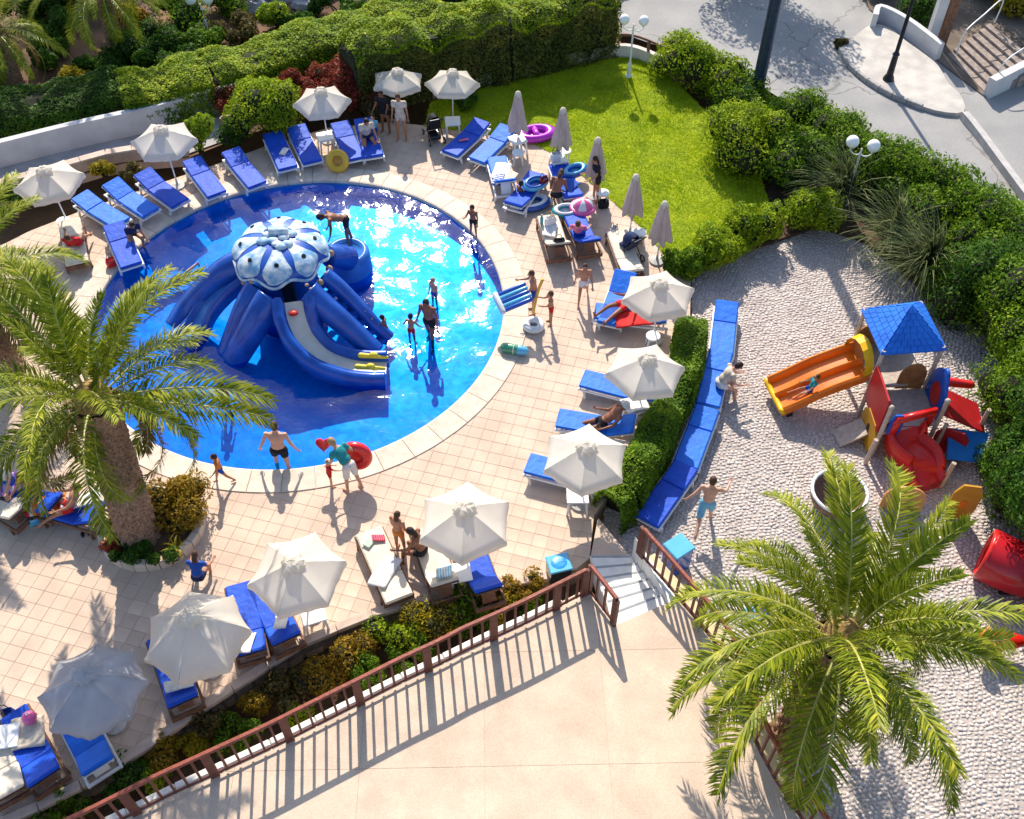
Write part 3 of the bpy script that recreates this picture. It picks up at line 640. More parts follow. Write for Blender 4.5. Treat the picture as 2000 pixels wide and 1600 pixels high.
for i, (a, b, r_, hh_, mt, lb) in enumerate(((60, 40, 1.1, 1.2, DEEP, 'dark bush between the corner palm and the slim palm'), (95, 120, .9, .7, DEEP, 'low dark plant at the edge of the bare red earth'), (190, 165, 1.0, .8, DEEP, 'dark bush below the slim palm trunk'), (255, 150, 1.1, .9, DEEP, 'shaded bush at the end of the clipped hedge'), (330, 130, 1.2, 1.0, DEEP, 'dark bush between the garden lamp and the hedge'), (400, 110, 1.0, 1.0, GREEN, 'green bush at the foot of the garden lamp'), (450, 20, 1.1, 1.1, GREEN, 'bush beside the rocks behind the garden lamp'), (160, 20, 1.2, 1.3, DEEP, 'tall dark bush behind the slim palm'), (-20, 130, 1.0, 1.2, DEEP, 'dark bush under the corner palm'), (590, 70, 1.0, .7, DEEP, 'dark low bush between hedge and rocks'), (720, 60, 1.0, .8, GREEN, 'low green bush behind the clipped hedge'))):
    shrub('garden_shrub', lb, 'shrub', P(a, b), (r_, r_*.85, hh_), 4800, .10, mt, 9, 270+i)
for i, (a, b, r_) in enumerate(((545, -5, .9), (600, 18, .55), (505, 25, .5), (640, -10, .7))):
    mb = MB(); mb.ell((0, 0, r_*.3), (r_, r_*.8, r_*.7), 9, 6); mb.v = [tuple(Vector(v)*random.uniform(.82, 1.15)) for v in mb.v]
    tag(mb.build('garden_rock', pm('pale_rock', (.50, .48, .47), (.34, .33, .34), 3, .9, .7, 12)), ['large pale rock by the far garden path', 'medium grey rock beside the dark shrub', 'small rock beside the light green bush', 'pale rock at the picture edge beyond the dark shrub'][i], 'rock', 'garden rocks').location = P(a, b, -.1)

# ---- hedge along the road and round the playground
ch = [((1325, 150), (.85, .75, 1.25), BRIGHT, 'bright bush beside the wooden rail at the lawn corner'), ((1400, 185), (.9, .8, 1.15), BRIGHT, 'bright bush along the road between rail and tall pole'), ((1455, 222), (.75, .7, 1.0), GREEN, 'green bush at the foot of the tall dark pole'),
      ((1455, 315), (1.15, 1.0, 1.5), BRIGHT, 'large yellow-green shrub at the lawn edge below the tall pole'), ((1540, 262), (1.0, .9, 1.3), GREEN, 'green shrub right of the tall pole along the road'), ((1545, 345), (.9, .9, 1.2), GREEN, 'shrub behind the lawn lamp bed, beside long grass'),
      ((1640, 325), (1.0, .9, 1.45), GREEN, 'leafy shrub behind the double-globe lamp'), ((1735, 385), (1.05, .95, 1.5), GREEN, 'leafy shrub along the road right of the double-globe lamp'), ((1820, 440), (1.1, 1.0, 1.6), GREEN, 'shrub along the road above the long drooping grass'),
      ((1905, 500), (1.1, 1.0, 1.7), GREEN, 'dense shrub along the road behind the playground'), ((1990, 560), (1.1, 1.0, 1.9), GREEN, 'dense shrub at the road where the hedge meets the frame'), ((1900, 610), (1.1, 1.0, 2.1), DEEP, 'tall bush behind the playhouse roof'),
      ((1985, 690), (1.2, 1.1, 2.4), GREEN, 'tall bush at the right of the playhouse roof'), ((1960, 810), (.9, .9, 2.0), GREEN, 'bush beside the red climbing wall'), ((2050, 800), (1.3, 1.2, 2.7), GREEN, 'big bush beyond the red climbing wall'),
      ((2010, 960), (.95, 1.0, 2.9), DEEP, 'dark ivy-like bush by the blue climbing panel'), ((2080, 1080), (1.2, 1.2, 3.2), DEEP, 'dark bush over the red tunnel slide'), ((2140, 930), (1.2, 1.2, 3.0), GREEN, 'tall tree-like bush beyond the playground'),
      ((1395, 505), (.62, .5, .75), BRIGHT, 'bright low bush at the corner of lawn and playground'), ((1470, 462), (.75, .55, .8), BRIGHT, 'bright low bush in the middle of the lawn border'), ((1580, 432), (.65, .55, .85), BRIGHT, 'bright low bush below the double-globe lamp'), ((1335, 535), (.45, .4, .6), GREEN, 'little green bush beside the furled parasol at the deck corner')]
for i, ((a, b), r_, mt, lb) in enumerate(ch):
    z0 = -.25 if b < 340 and i not in (0, 3, 5) else -.05
    if i >= 11 and i < 18: z0 = ZP
    if i in (7, 8, 9, 10): z0 = -.25
    shrub('border_shrub', lb, 'shrub', P(a, b, z0), tuple(q*1.2 for q in r_), int(9500*max(1, r_[0]*r_[2]*.9)), .092, mt, 16, 100+i, 'border shrubs')
for i, (a, b, n_, lb) in enumerate(((1640, 400, 170, 'fountain grass drooping under the double-globe lamp'), (1800, 540, 240, 'long drooping fountain grass above the playhouse roof'), (1735, 480, 130, 'fountain grass between the lamp and the playhouse'))):
    tuft('fountain_grass', lb, 'ornamental grass', P(a, b, -.2), int(n_*1.5), 2.5, leafmat('fountain_leaf', (.05, .08, .03), (.14, .18, .07), (.36, .36, .18)), .75, .026, .8, 130+i, 'fountain grasses', R(200))
mb = MB(); mb.prism(PL([(1352, 522), (1420, 500), (1520, 452), (1480, 330), (1420, 230), (1300, 130), (1330, 118), (1480, 190), (1700, 325), (2000, 478), (2300, 640), (2300, 760), (1960, 640), (1800, 560), (1690, 470), (1600, 440), (1520, 468)], -.2), -1.6, -.2)
tag(mb.build('border_bed', M_soil), kind='structure')
# ---- hedge between deck and playground
hedge('low_hedge', 'green hedge between the pool deck and the row of playground loungers', 'hedge', PL([(1348, 655), (1335, 735), (1300, 825), (1262, 905), (1215, 985), (1185, 1010)], 0), .85, 1.15, ZP, 36000, .07, GREEN, 12, .10, GREEN)
# ---- plants in the bed below the deck
bp_ = [(130, 1580, .5, .4, GREEN), (235, 1535, .55, .5, DEEP), (330, 1480, .45, .45, OCHR), (300, 1510, .5, .35, BRIGHT), (420, 1420, .4, .45, DRY), (500, 1390, .35, .4, OCHR), (470, 1440, .5, .4, GREEN), (560, 1360, .5, .5, DRY), (590, 1395, .4, .3, BRIGHT), (640, 1330, .45, .55, OCHR), (690, 1290, .5, .6, OCHR), (720, 1320, .4, .4, GREEN), (770, 1260, .55, .6, BRIGHT), (800, 1290, .5, .45, GREEN), (840, 1225, .6, .75, YELL), (900, 1200, .6, .6, GREEN), (930, 1230, .45, .4, GREEN), (960, 1180, .6, .5, YELL), (1020, 1160, .5, .5, OCHR), (1030, 1200, .4, .35, GREEN), (50, 1640, .5, .45, GREEN), (380, 1455, .3, .3, YELL)]
for i, (a, b, r_, hh_, mt) in enumerate(bp_):
    nm = {GREEN: 'green', DEEP: 'dark green', OCHR: 'ochre', BRIGHT: 'light green', DRY: 'dry brown', YELL: 'yellow-green'}[mt]
    an = [w_ for x_, w_ in ((110, 'the pink ball lounger'), (260, 'the mid-blue lounger'), (345, 'the grey parasol'), (400, 'the sagging parasol lounger'), (480, 'the sagging parasol'), (565, 'the bright blue lounger'), (650, 'the cream parasol table'), (705, 'the cream parasol'), (745, 'the open kerb'), (805, 'the flat cream lounger'), (870, 'the seated woman lounger'), (945, 'the slatted-back lounger'), (1000, 'the sunny deck corner'), (1300, 'the dark square bin')) if a <= x_][0]
    near_r = b > 1500-.40*a+95
    shrub('bed_plant', '%s leafy plant in the bed below %s, %s' % (nm, an, 'against the railing' if near_r else 'against the stone wall'), 'plant', P(a, b, ZB+.25), (r_*1.15, r_*.95, hh_*1.15), 2200, .065, mt, 7, 160+i, 'plants in the planting bed')
# dark bushes filling the right margin by the tunnel and castle
for i, (a, b, r_, mt, lb) in enumerate(((1975, 1010, (.8, .8, 2.5), DEEP, 'dark glossy bush between the yellow board and the tunnel'), (1940, 925, (.55, .6, 1.7), DEEP, 'dark bush touching the blue climbing ramp'), (2060, 1180, (.9, .9, 2.8), DEEP, 'dark bush behind the crimson tunnel'), (2110, 1330, (1.0, 1.0, 3.0), DEEP, 'tall dark bush shading the paving right of the palm'), (1850, 600, (.9, .7, 1.5), GREEN, 'bush right behind the blue playhouse roof'))):
    shrub('border_shrub', lb, 'shrub', P(a, b, ZP), r_, 9500, .085, mt, 14, 330+i, 'border shrubs')
# ================================================================== POOL FURNITURE
M_dark = pm('lamp_iron', (.025, .028, .035), (.015, .017, .02), 6, .4, 0, None, .3)
def canvas(name, *a, tr=.42, **k):
    m = pm(name, *a, **k); t = m.node_tree; N = t.nodes; L = t.links; b = N['Principled BSDF']; q = N.new('ShaderNodeBsdfTranslucent'); L.new(b.inputs['Base Color'].links[0].from_socket, q.inputs['Color'])
    x = N.new('ShaderNodeMixShader'); x.inputs[0].default_value = tr; L.new(b.outputs[0], x.inputs[1]); L.new(q.outputs[0], x.inputs[2]); L.new(x.outputs[0], N['Material Output'].inputs[0]); return m
M_canvas = canvas('canvas', (.84, .78, .68), (.76, .70, .60), 2, .85, .25, 120)
M_canvas2 = canvas('canvas_film', (.52, .53, .56), (.44, .45, .49), 2.5, .32, .4, 9, spec=.5)
M_furl = canvas('canvas_furled', (.60, .53, .52), (.50, .44, .43), 3, .85, .3, 60)
M_pole = pm('white_pole', (.80, .79, .76), (.7, .69, .66), 5, .4)
M_plast = pm('white_plastic', (.82, .82, .80), (.76, .76, .74), 4, .35)
M_wood = pm('teak', (.23, .115, .07), (.13, .065, .04), 9, .6, .4, 40)
M_blue = pm('blue_canvas', (.006, .085, .60), (.004, .06, .46), 3, .6, .9, 7)
M_blue2 = pm('light_blue_canvas', (.010, .17, .76), (.008, .13, .62), 3, .6, .9, 7)
M_cream = pm('cream_cushion', (.74, .66, .53), (.62, .54, .43), 4, .8, .9, 7)
def make_umbrella(n=6, Rr=1.0, zap=2.15, zed=1.74, mat=None, val=.13, seed=0, film=False):
    rg = random.Random(seed); o = thing('parasol', 'x', 'parasol', (0, 0, 0)); mat = mat or M_canvas; K = 7; S_ = 8
    mb = MB(); mb.tube([(0, 0, 0), (0, 0, zap-.03)], .022, 8); mb.build('pole', M_pole, o)
    mb = MB(); mb.lathe([(.24, 0), (.24, .05), (.10, .07), (.035, .10), (.035, .26), (.028, .27)], 16); mb.build('base', pm('parasol_base', (.55, .53, .5), (.4, .39, .37), 8, .7), o)
    for k in range(n):
        a0 = 2*math.pi*k/n; a1 = a0+2*math.pi/n; vs = []; fs = []
        for i in range(K):
            t = .12+.88*i/(K-1)
            for j in range(S_+1):
                u = j/S_; e0 = Vector((math.cos(a0), math.sin(a0), 0)); e1 = Vector((math.cos(a1), math.sin(a1), 0)); e = e0.lerp(e1, u)*Rr*t
                sag = 4*u*(1-u); e = e*(1-.05*sag*t); z = zap+(zed-zap)*t**1.12-.045*sag*t+rg.uniform(-.004, .004)
                if film: z += .05*math.sin(7*u+3*t+k)*t*(.5+.5*math.sin(k*2.1)); z -= .10*t**4
                vs.append((e.x, e.y, z))
        w_ = S_+1
        for j in range(w_):   # valance
            x, y, z = vs[(K-1)*w_+j]; f_ = 1.0+rg.uniform(-.015, .02); vs.append((x*f_, y*f_, z-val*(1+.10*math.sin(j*1.9+k))))
        fs = [(i*w_+j, i*w_+j+1, (i+1)*w_+j+1, (i+1)*w_+j) for i in range(K) for j in range(S_)]
        mb = MB(); mb.add([v for v in vs], fs); p = mb.build('canopy_panel', mat, o)
        for f_ in p.data.polygons: f_.use_smooth = f_.index < (K-1)*S_
        mb = MB(); mb.bar((0, 0, zap-.03), (math.cos(a0)*Rr*.985, math.sin(a0)*Rr*.985, zed-.02-(.08 if film else 0)), .018, .018); mb.build('rib', M_pole, o)
    mb = MB(); vs = []; nv = 16     # crumpled vent cap
    for i, (r_, z) in enumerate(((.03, zap+.09), (.13, zap+.065), (.20, zap+.015), (.225, zap-.05))):
        for k in range(nv): q = 1+.16*math.sin(k*2.4+i)+rg.uniform(-.05, .05); a = 2*math.pi*k/nv; vs.append((r_*q*math.cos(a), r_*q*math.sin(a), z+rg.uniform(-.02, .02)))
    mb.add(vs, [(i*nv+k, i*nv+(k+1) % nv, (i+1)*nv+(k+1) % nv, (i+1)*nv+k) for i in range(3) for k in range(nv)]+[tuple(reversed(range(nv)))]); mb.build('vent_cap', mat, o)
    return o
U_h = make_umbrella(seed=1); U_h2 = make_umbrella(seed=5, Rr=1.02, zed=1.70); U_o = make_umbrella(8, 1.05, 2.2, 1.70, M_canvas2, .10, 3, True); U_o2 = make_umbrella(7, 1.06, 2.2, 1.62, M_canvas, .16, 9, True)
protos = [U_h, U_h2, U_o, U_o2]; used = set()
def place(proto, loc, rz, label, group, rx=0, ry=0, sc=1.0):
    if proto.name not in used: o = proto; used.add(proto.name)
    else: o = copy_tree(proto)
    o.location = loc; o.rotation_euler = (rx, ry, rz); o.scale = (sc,)*3; o['label'] = label; o['group'] = group; return o
UM = [((88, 326), U_h, 20, .98, 'white parasol over the blue loungers by the low rail and palm fronds'), ((312, 247), U_h, 5, .97, 'white parasol in front of the white garden wall'), ((624, 172), U_h2, 10, .88, 'white parasol with white stool in front of the red shrubs'),
      ((772, 137), U_h, 32, .86, 'white parasol touching its neighbour, over the standing man'), ((880, 140), U_h2, 0, .86, 'white parasol with a square white stool, beside the lawn'), ((1293, 552), U_h, 12, .96, 'cream parasol above the sunbather on a red towel, by the hedge'),
      ((1261, 700), U_h2, 8, .95, 'cream parasol by the hedge, between two other cream parasols'), ((1143, 870), U_h, 22, .99, 'cream parasol over the sunbather in a white hat'), ((905, 993), U_h2, 28, 1.02, 'cream parasol beside the seated woman and wooden loungers'),
      ((578, 1092), U_h, 15, 1.0, 'cream parasol over a blue lounger between open deck and planting bed'), ((365, 1206), U_o2, 6, .98, 'sagging white parasol half in palm shade beside the blue cushions'), ((160, 1323), U_o, 11, .95, 'grey film-covered parasol shaded by the palm, above the pink ball')]
for (px, py), pr, a, sc, lb in UM:
    q = P(px, py, 2.2*sc); place(pr, (q.x, q.y, 0), R(a), lb, 'open parasols round the pool', R(random.uniform(-2.5, 2.5)), R(random.uniform(-2.5, 2.5)), sc)
def make_furled():
    o = thing('furled_parasol', 'x', 'parasol'); mb = MB(); mb.tube([(0, 0, 0), (0, 0, 2.02)], .02, 8); mb.build('pole', M_pole, o)
    mb = MB(); mb.lathe([(.22, 0), (.22, .05), (.04, .09), (.03, .25)], 14); mb.build('base', MATS['parasol_base'], o)
    n = 48; vs = []; prof = ((.035, 2.08), (.09, 2.03), (.10, 1.96), (.11, 1.86), (.16, 1.5), (.22, 1.15), (.27, .86), (.25, .80))
    for i, (r_, z) in enumerate(prof):
        for k in range(n): a = 2*math.pi*k/n; q = 1+(.30*min(1, i/4))*math.cos(a*6)+.08*math.cos(a*13+i); vs.append((r_*q*math.cos(a), r_*q*math.sin(a), z-(.05*math.cos(a*6) if i > 5 else 0)))
    mb = MB(); mb.add(vs, [(i*n+k, i*n+(k+1) % n, (i+1)*n+(k+1) % n, (i+1)*n+k) for i in range(len(prof)-1) for k in range(n)]+[tuple(reversed(range(n)))]); mb.build('furled_canopy', M_furl, o, True)
    mb = MB(); mb.lathe([(.02, 2.14), (.07, 2.10), (.11, 2.00), (.10, 1.94), (.08, 1.95)], 12); mb.build('top_cap', M_canvas, o, True)
    return o
U_f = make_furled()
for (px, py), lb in (((1012, 180), 'furled parasol next to the purple inflatable'), ((1100, 212), 'furled parasol beside the stacked white stools'), ((1168, 270), 'furled parasol behind the dark-haired woman on the lawn edge'), ((1243, 342), 'furled parasol on the lawn edge, between stroller and cluttered loungers'), ((1299, 395), 'furled parasol at the lawn corner above the cream parasol')):
    q = P(px, py, 2.1); place(U_f, (q.x, q.y, 0), random.uniform(0, 6), lb, 'furled parasols on the lawn edge')

def cushion(mb, y0, y1, w_, z0, th, M=None, n=3):
    """quilted pad between y0 and y1"""
    for k in range(n):
        a, b = y0+(y1-y0)*k/n, y0+(y1-y0)*(k+1)/n; mb.box((0, (a+b)/2, z0+th/2), (w_, (b-a)-.006, th), None, 0, .03) if M is None else mb.box(M @ Vector((0, (a+b)/2, z0+th/2)), (w_, (b-a)-.006, th), M.to_3x3(), 0, .03)
def make_lounger(kind, back):
    frame_m, pad_m = {'blue': (M_plast, M_blue), 'lblue': (M_plast, M_blue2), 'cream': (M_wood, M_cream), 'wblue': (M_wood, M_blue)}[kind]
    wood = frame_m is M_wood; o = thing('sun_lounger', 'x', 'sun lounger'); L_, W_, Hs = 1.92, .64, .30; yb = .30   # local +Y = head; origin at middle
    mb = MB()
    for sx in (-1, 1): mb.box((sx*W_/2, 0, Hs-.03), (.05, L_, .09 if wood else .06), None, 0, .012)
    for yy in (-L_/2+.04, yb, L_/2-.04): mb.box((0, yy, Hs-.035), (W_-.05, .05, .05))
    if wood: mb.box((0, -L_/2+.02, Hs-.06), (W_+.04, .03, .13)); mb.box((0, L_/2-.02, Hs-.06), (W_+.04, .03, .13))
    mb.build('frame', frame_m, o)
    for sx in (-1, 1):
        for yy in (-L_/2+.16, L_/2-.24):
            mb = MB(); mb.bar((sx*(W_/2-.0), yy, Hs-.06), (sx*(W_/2+.01), yy+(.05 if not wood else 0), 0), .055, .055, (0, 1, 0)); mb.build('leg', frame_m, o)
    mb = MB(); cushion(mb, -L_/2+.01, yb, W_-.02, Hs+.012, .085, None, 1); mb.build('mattress', pad_m, o)
    M = Matrix.Translation((0, yb, Hs+.012)) @ Matrix.Rotation(R(back), 4, 'X'); mb = MB(); cushion(mb, .0, L_/2-yb-.01+.06, W_-.02, 0, .085, M, 1); bk = mb.build('backrest', pad_m, o)
    lb_ = L_/2-yb+.05; nsl = 6 if wood else 4
    for k in range(nsl):
        mb = MB(); q = M @ Vector((0, .05+(lb_-.08)*k/(nsl-1), -.018)); mb.box(q, (W_-.04, .055, .018), M.to_3x3()); mb.build('slat', frame_m, bk)
    for sx in (-1, 1):
        mb = MB(); mb.bar(M @ Vector((sx*(W_/2-.05), 0, -.035)), M @ Vector((sx*(W_/2-.05), lb_, -.035)), .03, .03); mb.build('back_rail', frame_m, bk)
    if back > 8:
        mb = MB(); mb.bar(M @ Vector((0, lb_*.7, -.03)), (0, min(yb+lb_*.75, L_/2), Hs-.02), .3, .02); mb.build('back_prop', frame_m, o)
    return o
LP = {}
def lounger(px, head_deg, kind, back, label, z=0, group='sun loungers round the pool', rz=None):
    """px: middle of the lounger in the photo at cushion height; head direction in degrees from +X"""
    k = (kind, back); q = P(px[0], px[1], z+.36)
    if k not in LP: LP[k] = o = make_lounger(kind, back)
    else: o = copy_tree(LP[k])
    o.location = (q.x, q.y, z); o.rotation_euler = (0, 0, R(head_deg-90+random.uniform(-1.5, 1.5))); o['label'] = label; o['group'] = group; return o
def hd(a, b, z=.36):
    p, q = P(a[0], a[1], z), P(b[0], b[1], z); return math.degrees(math.atan2(q.y-p.y, q.x-p.x))
def lg(foot, head, kind, back, label, z=0, **k): return lounger(((foot[0]+head[0])/2, (foot[1]+head[1])/2), hd(foot, head, z+.36), kind, back, label, z, **k)
lg((232, 432), (165, 392), 'lblue', 12, 'blue lounger first in the row behind the palm fronds, nearest the cream towel')
lg((292, 414), (222, 368), 'lblue', 20, 'blue lounger beside the pool edge, second after the cream towel lounger')
lg((348, 395), (285, 348), 'blue', 18, 'blue lounger below the parasol at the white wall')
lg((420, 376), (380, 322), 'blue', 12, 'blue lounger on wet stone right of the white-wall parasol')
lg((500, 358), (455, 305), 'blue', 14, 'blue lounger between the upright yellow shrub and the round shrub')
lg((562, 330), (533, 262), 'blue', 6, 'blue lounger with a white shirt, under the round shrub')
lg((612, 318), (578, 250), 'blue', 10, 'empty dark blue lounger beside the white stool')
lg((690, 305), (668, 252), 'blue', 12, 'blue lounger behind the yellow swim ring')
lg((728, 298), (712, 246), 'blue', 12, 'blue lounger on which a man sits')
lg((888, 292), (932, 250), 'blue', 10, 'dark blue lounger with a pink cloth beside the lawn')
lg((938, 306), (985, 262), 'lblue', 12, 'blue lounger beside the furled parasol, sandals in front')
lg((150, 505), (138, 445), 'cream', 10, 'cream covered lounger with a red towel behind the palm')
lg((248, 500), (232, 462), 'blue', 10, 'blue lounger at the pool edge half hidden by palm fronds')
lg((973, 322), (986, 362), 'lblue', 38, 'lounger draped with white and blue towels, back to the terrace')
lg((1042, 352), (1012, 392), 'blue', 15, 'blue lounger buried under bags beside the inflatable boat')
lg((1095, 330), (1115, 380), 'blue', 15, 'blue lounger behind the brown-haired woman')
lg((1073, 432), (1090, 490), 'cream', 38, 'wooden lounger holding bags and a thermos')
lg((1122, 425), (1150, 482), 'wblue', 35, 'wooden lounger with pale mattress on which a bather lies')
lg((1212, 470), (1228, 515), 'cream', 12, 'wooden lounger under the navy stroller')
lg((1195, 615), (1215, 560), 'lblue', 25, 'blue lounger of the bather with red shorts, head under the parasol')
lg((1185, 610), (1275, 620), 'lblue', 15, 'blue lounger with red towel by the hedge')
lg((1165, 745), (1250, 768), 'lblue', 15, 'blue lounger under the middle hedge-side parasol')
lg((1105, 820), (1222, 838), 'lblue', 25, 'blue lounger with sunbather in white hat')
lg((1060, 912), (1150, 935), 'lblue', 10, 'blue lounger almost hidden under the parasol by the hedge')
lg((725, 1052), (772, 1150), 'cream', 3, 'flat wooden lounger with cream cushion and white cloth')
lg((838, 1062), (862, 1135), 'cream', 40, 'wooden lounger on which a woman sits, white towel over its back')
lg((925, 1085), (942, 1135), 'wblue', 40, 'wooden lounger with slatted back beside the parasol and the flower bed')
lg((470, 1160), (492, 1265), 'wblue', 25, 'wooden lounger with bright blue cushion and white head cover')
lg((520, 1165), (550, 1230), 'wblue', 30, 'wooden lounger under the cream parasol, back to the planting bed')
lg((325, 1270), (355, 1355), 'wblue', 30, 'wooden lounger under the sagging parasol with a rolled towel')
lg((145, 1400), (185, 1480), 'lblue', 30, 'lounger with mid-blue cushion under the grey parasol')
lg((40, 1425), (80, 1500), 'wblue', 30, 'wooden lounger with cream towel and pink ball')
lg((-20, 1440), (10, 1520), 'cream', 20, 'cream lounger cut off beside the pink ball lounger')
lg((95, 985), (175, 1010), 'wblue', 30, 'lounger of the sunbather left of the palm planter')
lg((15, 960), (85, 985), 'wblue', 25, 'lounger with striped towels under the palm fronds')
lg((-40, 960), (30, 1000), 'cream', 30, 'lounger with purple towel under the palm fronds')
G2 = 'blue loungers in a row on the playground'
lg((1408, 690), (1420, 600), 'lblue', 14, 'blue lounger at the far end of the playground row, head raised', ZP, group=G2)
lg((1385, 785), (1405, 695), 'lblue', 4, 'blue lounger on which a pale-shirted person sits', ZP, group=G2)
lg((1342, 905), (1378, 805), 'lblue', 6, 'blue lounger third along the hedge, partly shaded', ZP, group=G2)
lg((1268, 1012), (1335, 918), 'blue', 4, 'blue lounger at the railing end of the playground row', ZP, group=G2)

def make_table(w_=.5, hh_=.5):
    o = thing('plastic_table', 'x', 'table'); mb = MB(); mb.box((0, 0, hh_-.018), (w_, w_, .036), None, 0, .02); mb.build('table_top', M_plast, o)
    mb = MB(); mb.box((0, 0, hh_-.055), (w_-.07, w_-.07, .04)); mb.build('apron', M_plast, o)
    for sx in (-1, 1):
        for sy in (-1, 1):
            mb = MB(); mb.bar((sx*(w_/2-.06), sy*(w_/2-.06), hh_-.04), (sx*(w_/2-.02), sy*(w_/2-.02), 0), .05, .05, (0, 1, 0)); mb.build('leg', M_plast, o)
    return o
def make_stool():
    o = thing('plastic_stool', 'x', 'stool'); mb = MB(); mb.lathe([(.05, .44), (.17, .445), (.19, .435), (.19, .40), (.17, .39)], 16); mb.build('seat', M_plast, o, False)
    for k in range(4):
        a = R(45+90*k); mb = MB(); mb.bar((.14*math.cos(a), .14*math.sin(a), .41), (.20*math.cos(a), .20*math.sin(a), 0), .045, .03); mb.build('leg', M_plast, o)
    return o
T0, S0 = make_table(), make_stool()
for (px, py), pr, a, lb in (((635, 268), T0, 20, 'white plastic table under the red-shrub parasol'), ((884, 238), T0, 5, 'white square table at the pole of the lawn-side parasol'), ((1011, 274), T0, 25, 'white table below the furled parasol next to the purple inflatable'),
        ((1012, 297), S0, 0, 'white stool in front of the white table by the furled parasol'), ((1104, 293), S0, 0, 'white stool at the lawn, under the second furled parasol'), ((1090, 312), T0, 15, 'white table with bags on it by the cluttered loungers'), ((1178, 375), S0, 0, 'white stool beside the dark-haired woman'),
        ((1250, 452), S0, 0, 'white stool behind the stroller'), ((1128, 968), T0, 0, 'white table standing in the sun below the hedge'), ((1245, 795), T0, 30, 'white table draped with a towel by the hedge'), ((1276, 655), S0, 0, 'white stool between the two hedge-side parasols'), ((122, 430), S0, 0, 'white stool at the parasol behind the palm'),
        ((612, 1200), T0, 20, 'white table under the cream parasol near the planting bed'), ((12, 1440), T0, 10, 'white table in the corner beside the cream towel'), ((898, 1120), T0, 12, 'small white table between the wooden loungers')):
    q = P(px, py, .45); place(pr, (q.x, q.y, 0), R(a), lb, 'white plastic tables and stools')
# ================================================================== OCTOPUS SLIDE IN THE POOL
M_ob = pm('octopus_blue', (.013, .10, .48), (.008, .06, .34), 2.5, .32, .15, 12, coat=.3)
M_ol = pm('octopus_light', (.05, .22, .62), (.03, .15, .50), 3, .35)
M_ow = pm('octopus_white', (.72, .76, .76), (.16, .36, .58), 4.5, .55, .5, 14)
M_ogrey = pm('slide_bed', (.58, .57, .52), (.50, .50, .46), 4, .4)
M_tan = pm('sucker_tan', (.45, .30, .20), (.33, .2, .13), 10, .7)
M_black = pm('black', (.012, .012, .014), (.02, .02, .02), 5, .5)
M_redp = pm('red_paint', (.55, .03, .02), (.42, .02, .015), 5, .4)
M_yel = pm('yellow_paint', (.75, .62, .05), (.6, .5, .05), 5, .45)
oc = P(548, 497, 1.7); OZ = ZF
octo = thing('octopus_slide', 'big blue octopus water slide with white-patched dome in the pool', 'water slide', (oc.x, oc.y, OZ)); OO = Vector((oc.x, oc.y, OZ))
def W(px, py, z): return P(px, py, z)-OO
# body under the dome
mb = MB(); n = 40
prof = [(1.00, 0), (.95, .5), (.88, 1.0), (.84, 1.5), (.86, 2.0), (.88, 2.2)]
mb.lathe(prof, n); mb.build('body', M_ob, octo, True)
mb = MB(); mb.box((.25, -.86, 1.75), (.36, .18, 1.0), None, 0, .04); mb.build('doorway', M_black, octo)
# dome: eight-lobed shell
NL = 8
def dome_pt(t, a, lift=0.0):
    lob = .5+.5*math.cos(NL*a); r = (1.17+.07*lob)*math.sin(t*math.pi/2*.98)**.85; z = 2.26+ .46*math.cos(t*math.pi/2)**.9-.16*(1-lob)*t**3*0 + .16*(t**5)*(-lob)
    r += .05*lob*math.sin(t*math.pi); q = Vector((r*math.cos(a), r*math.sin(a), z)); nn = Vector((math.cos(a)*math.sin(t*1.4), math.sin(a)*math.sin(t*1.4), math.cos(t*1.4)))
    return q+nn*lift
mb = MB(); T, A = 14, 128; vs = [dome_pt(i/T, 2*math.pi*k/A) for i in range(T+1) for k in range(A)]
mb.add(vs, [(i*A+k, (i+1)*A+k, (i+1)*A+(k+1) % A, i*A+(k+1) % A) for i in range(T) for k in range(A)]); dome = mb.build('dome', M_ob, octo, True)
mb = MB(); mb.add([dome_pt(1, 2*math.pi*k/A)*1.0-Vector((0, 0, .02)) for k in range(A)], [tuple(range(A))]); mb.build('dome_underside', M_ob, octo)
rim = [dome_pt(1.0, 2*math.pi*k/A, .015)+Vector((0, 0, -.01)) for k in range(A+1)]
mb = MB(); mb.tube(rim, .045, 6, cap=False); mb.build('rim', M_ow, dome)
for k in range(NL):   # white raised petals with porthole eyes
    a0 = 2*math.pi*k/NL+.12; mb = MB(); vs = []; I, J = 8, 8
    for i in range(I+1):
        t = .20+.74*i/I; w_ = (.20+.15*min(1, i/I*1.6))*(1 if i < I else .8)*(1-.25*max(0, (i-I+2)/2))
        for j in range(J+1): u = j/J*2-1; vs.append(dome_pt(t, a0+u*w_, .022*(1-u*u*.6)+random.uniform(-.006, .008)))
    mb.add(vs, [(i*(J+1)+j, (i+1)*(J+1)+j, (i+1)*(J+1)+j+1, i*(J+1)+j+1) for i in range(I) for j in range(J)]); p = mb.build('petal', M_ow, dome, True)
    c = dome_pt(.50, a0, .035); nn = (dome_pt(.50, a0, .1)-dome_pt(.50, a0, 0)).normalized(); M = nn.to_track_quat('Z', 'Y').to_matrix()
    mb = MB(); mb.lathe([(.06, -.01), (.06, .012), (.005, .016)], 12, c, 0, M); mb.build('porthole', M_black, p)
    if k % 2 == 0:    # knobbly white lumps near the crown
        mb = MB(); mb.ell(dome_pt(.17, a0+.3, .02), (.17, .13, .08), 10, 6); mb.build('knob', M_ow, dome, True)
mb = MB()
for k in range(9): mb.ell(dome_pt(.06+.05*(k % 3), k*.7, .03), (.16, .12, .07), 9, 6)
mb.build('crown_knobs', M_ow, dome, True)
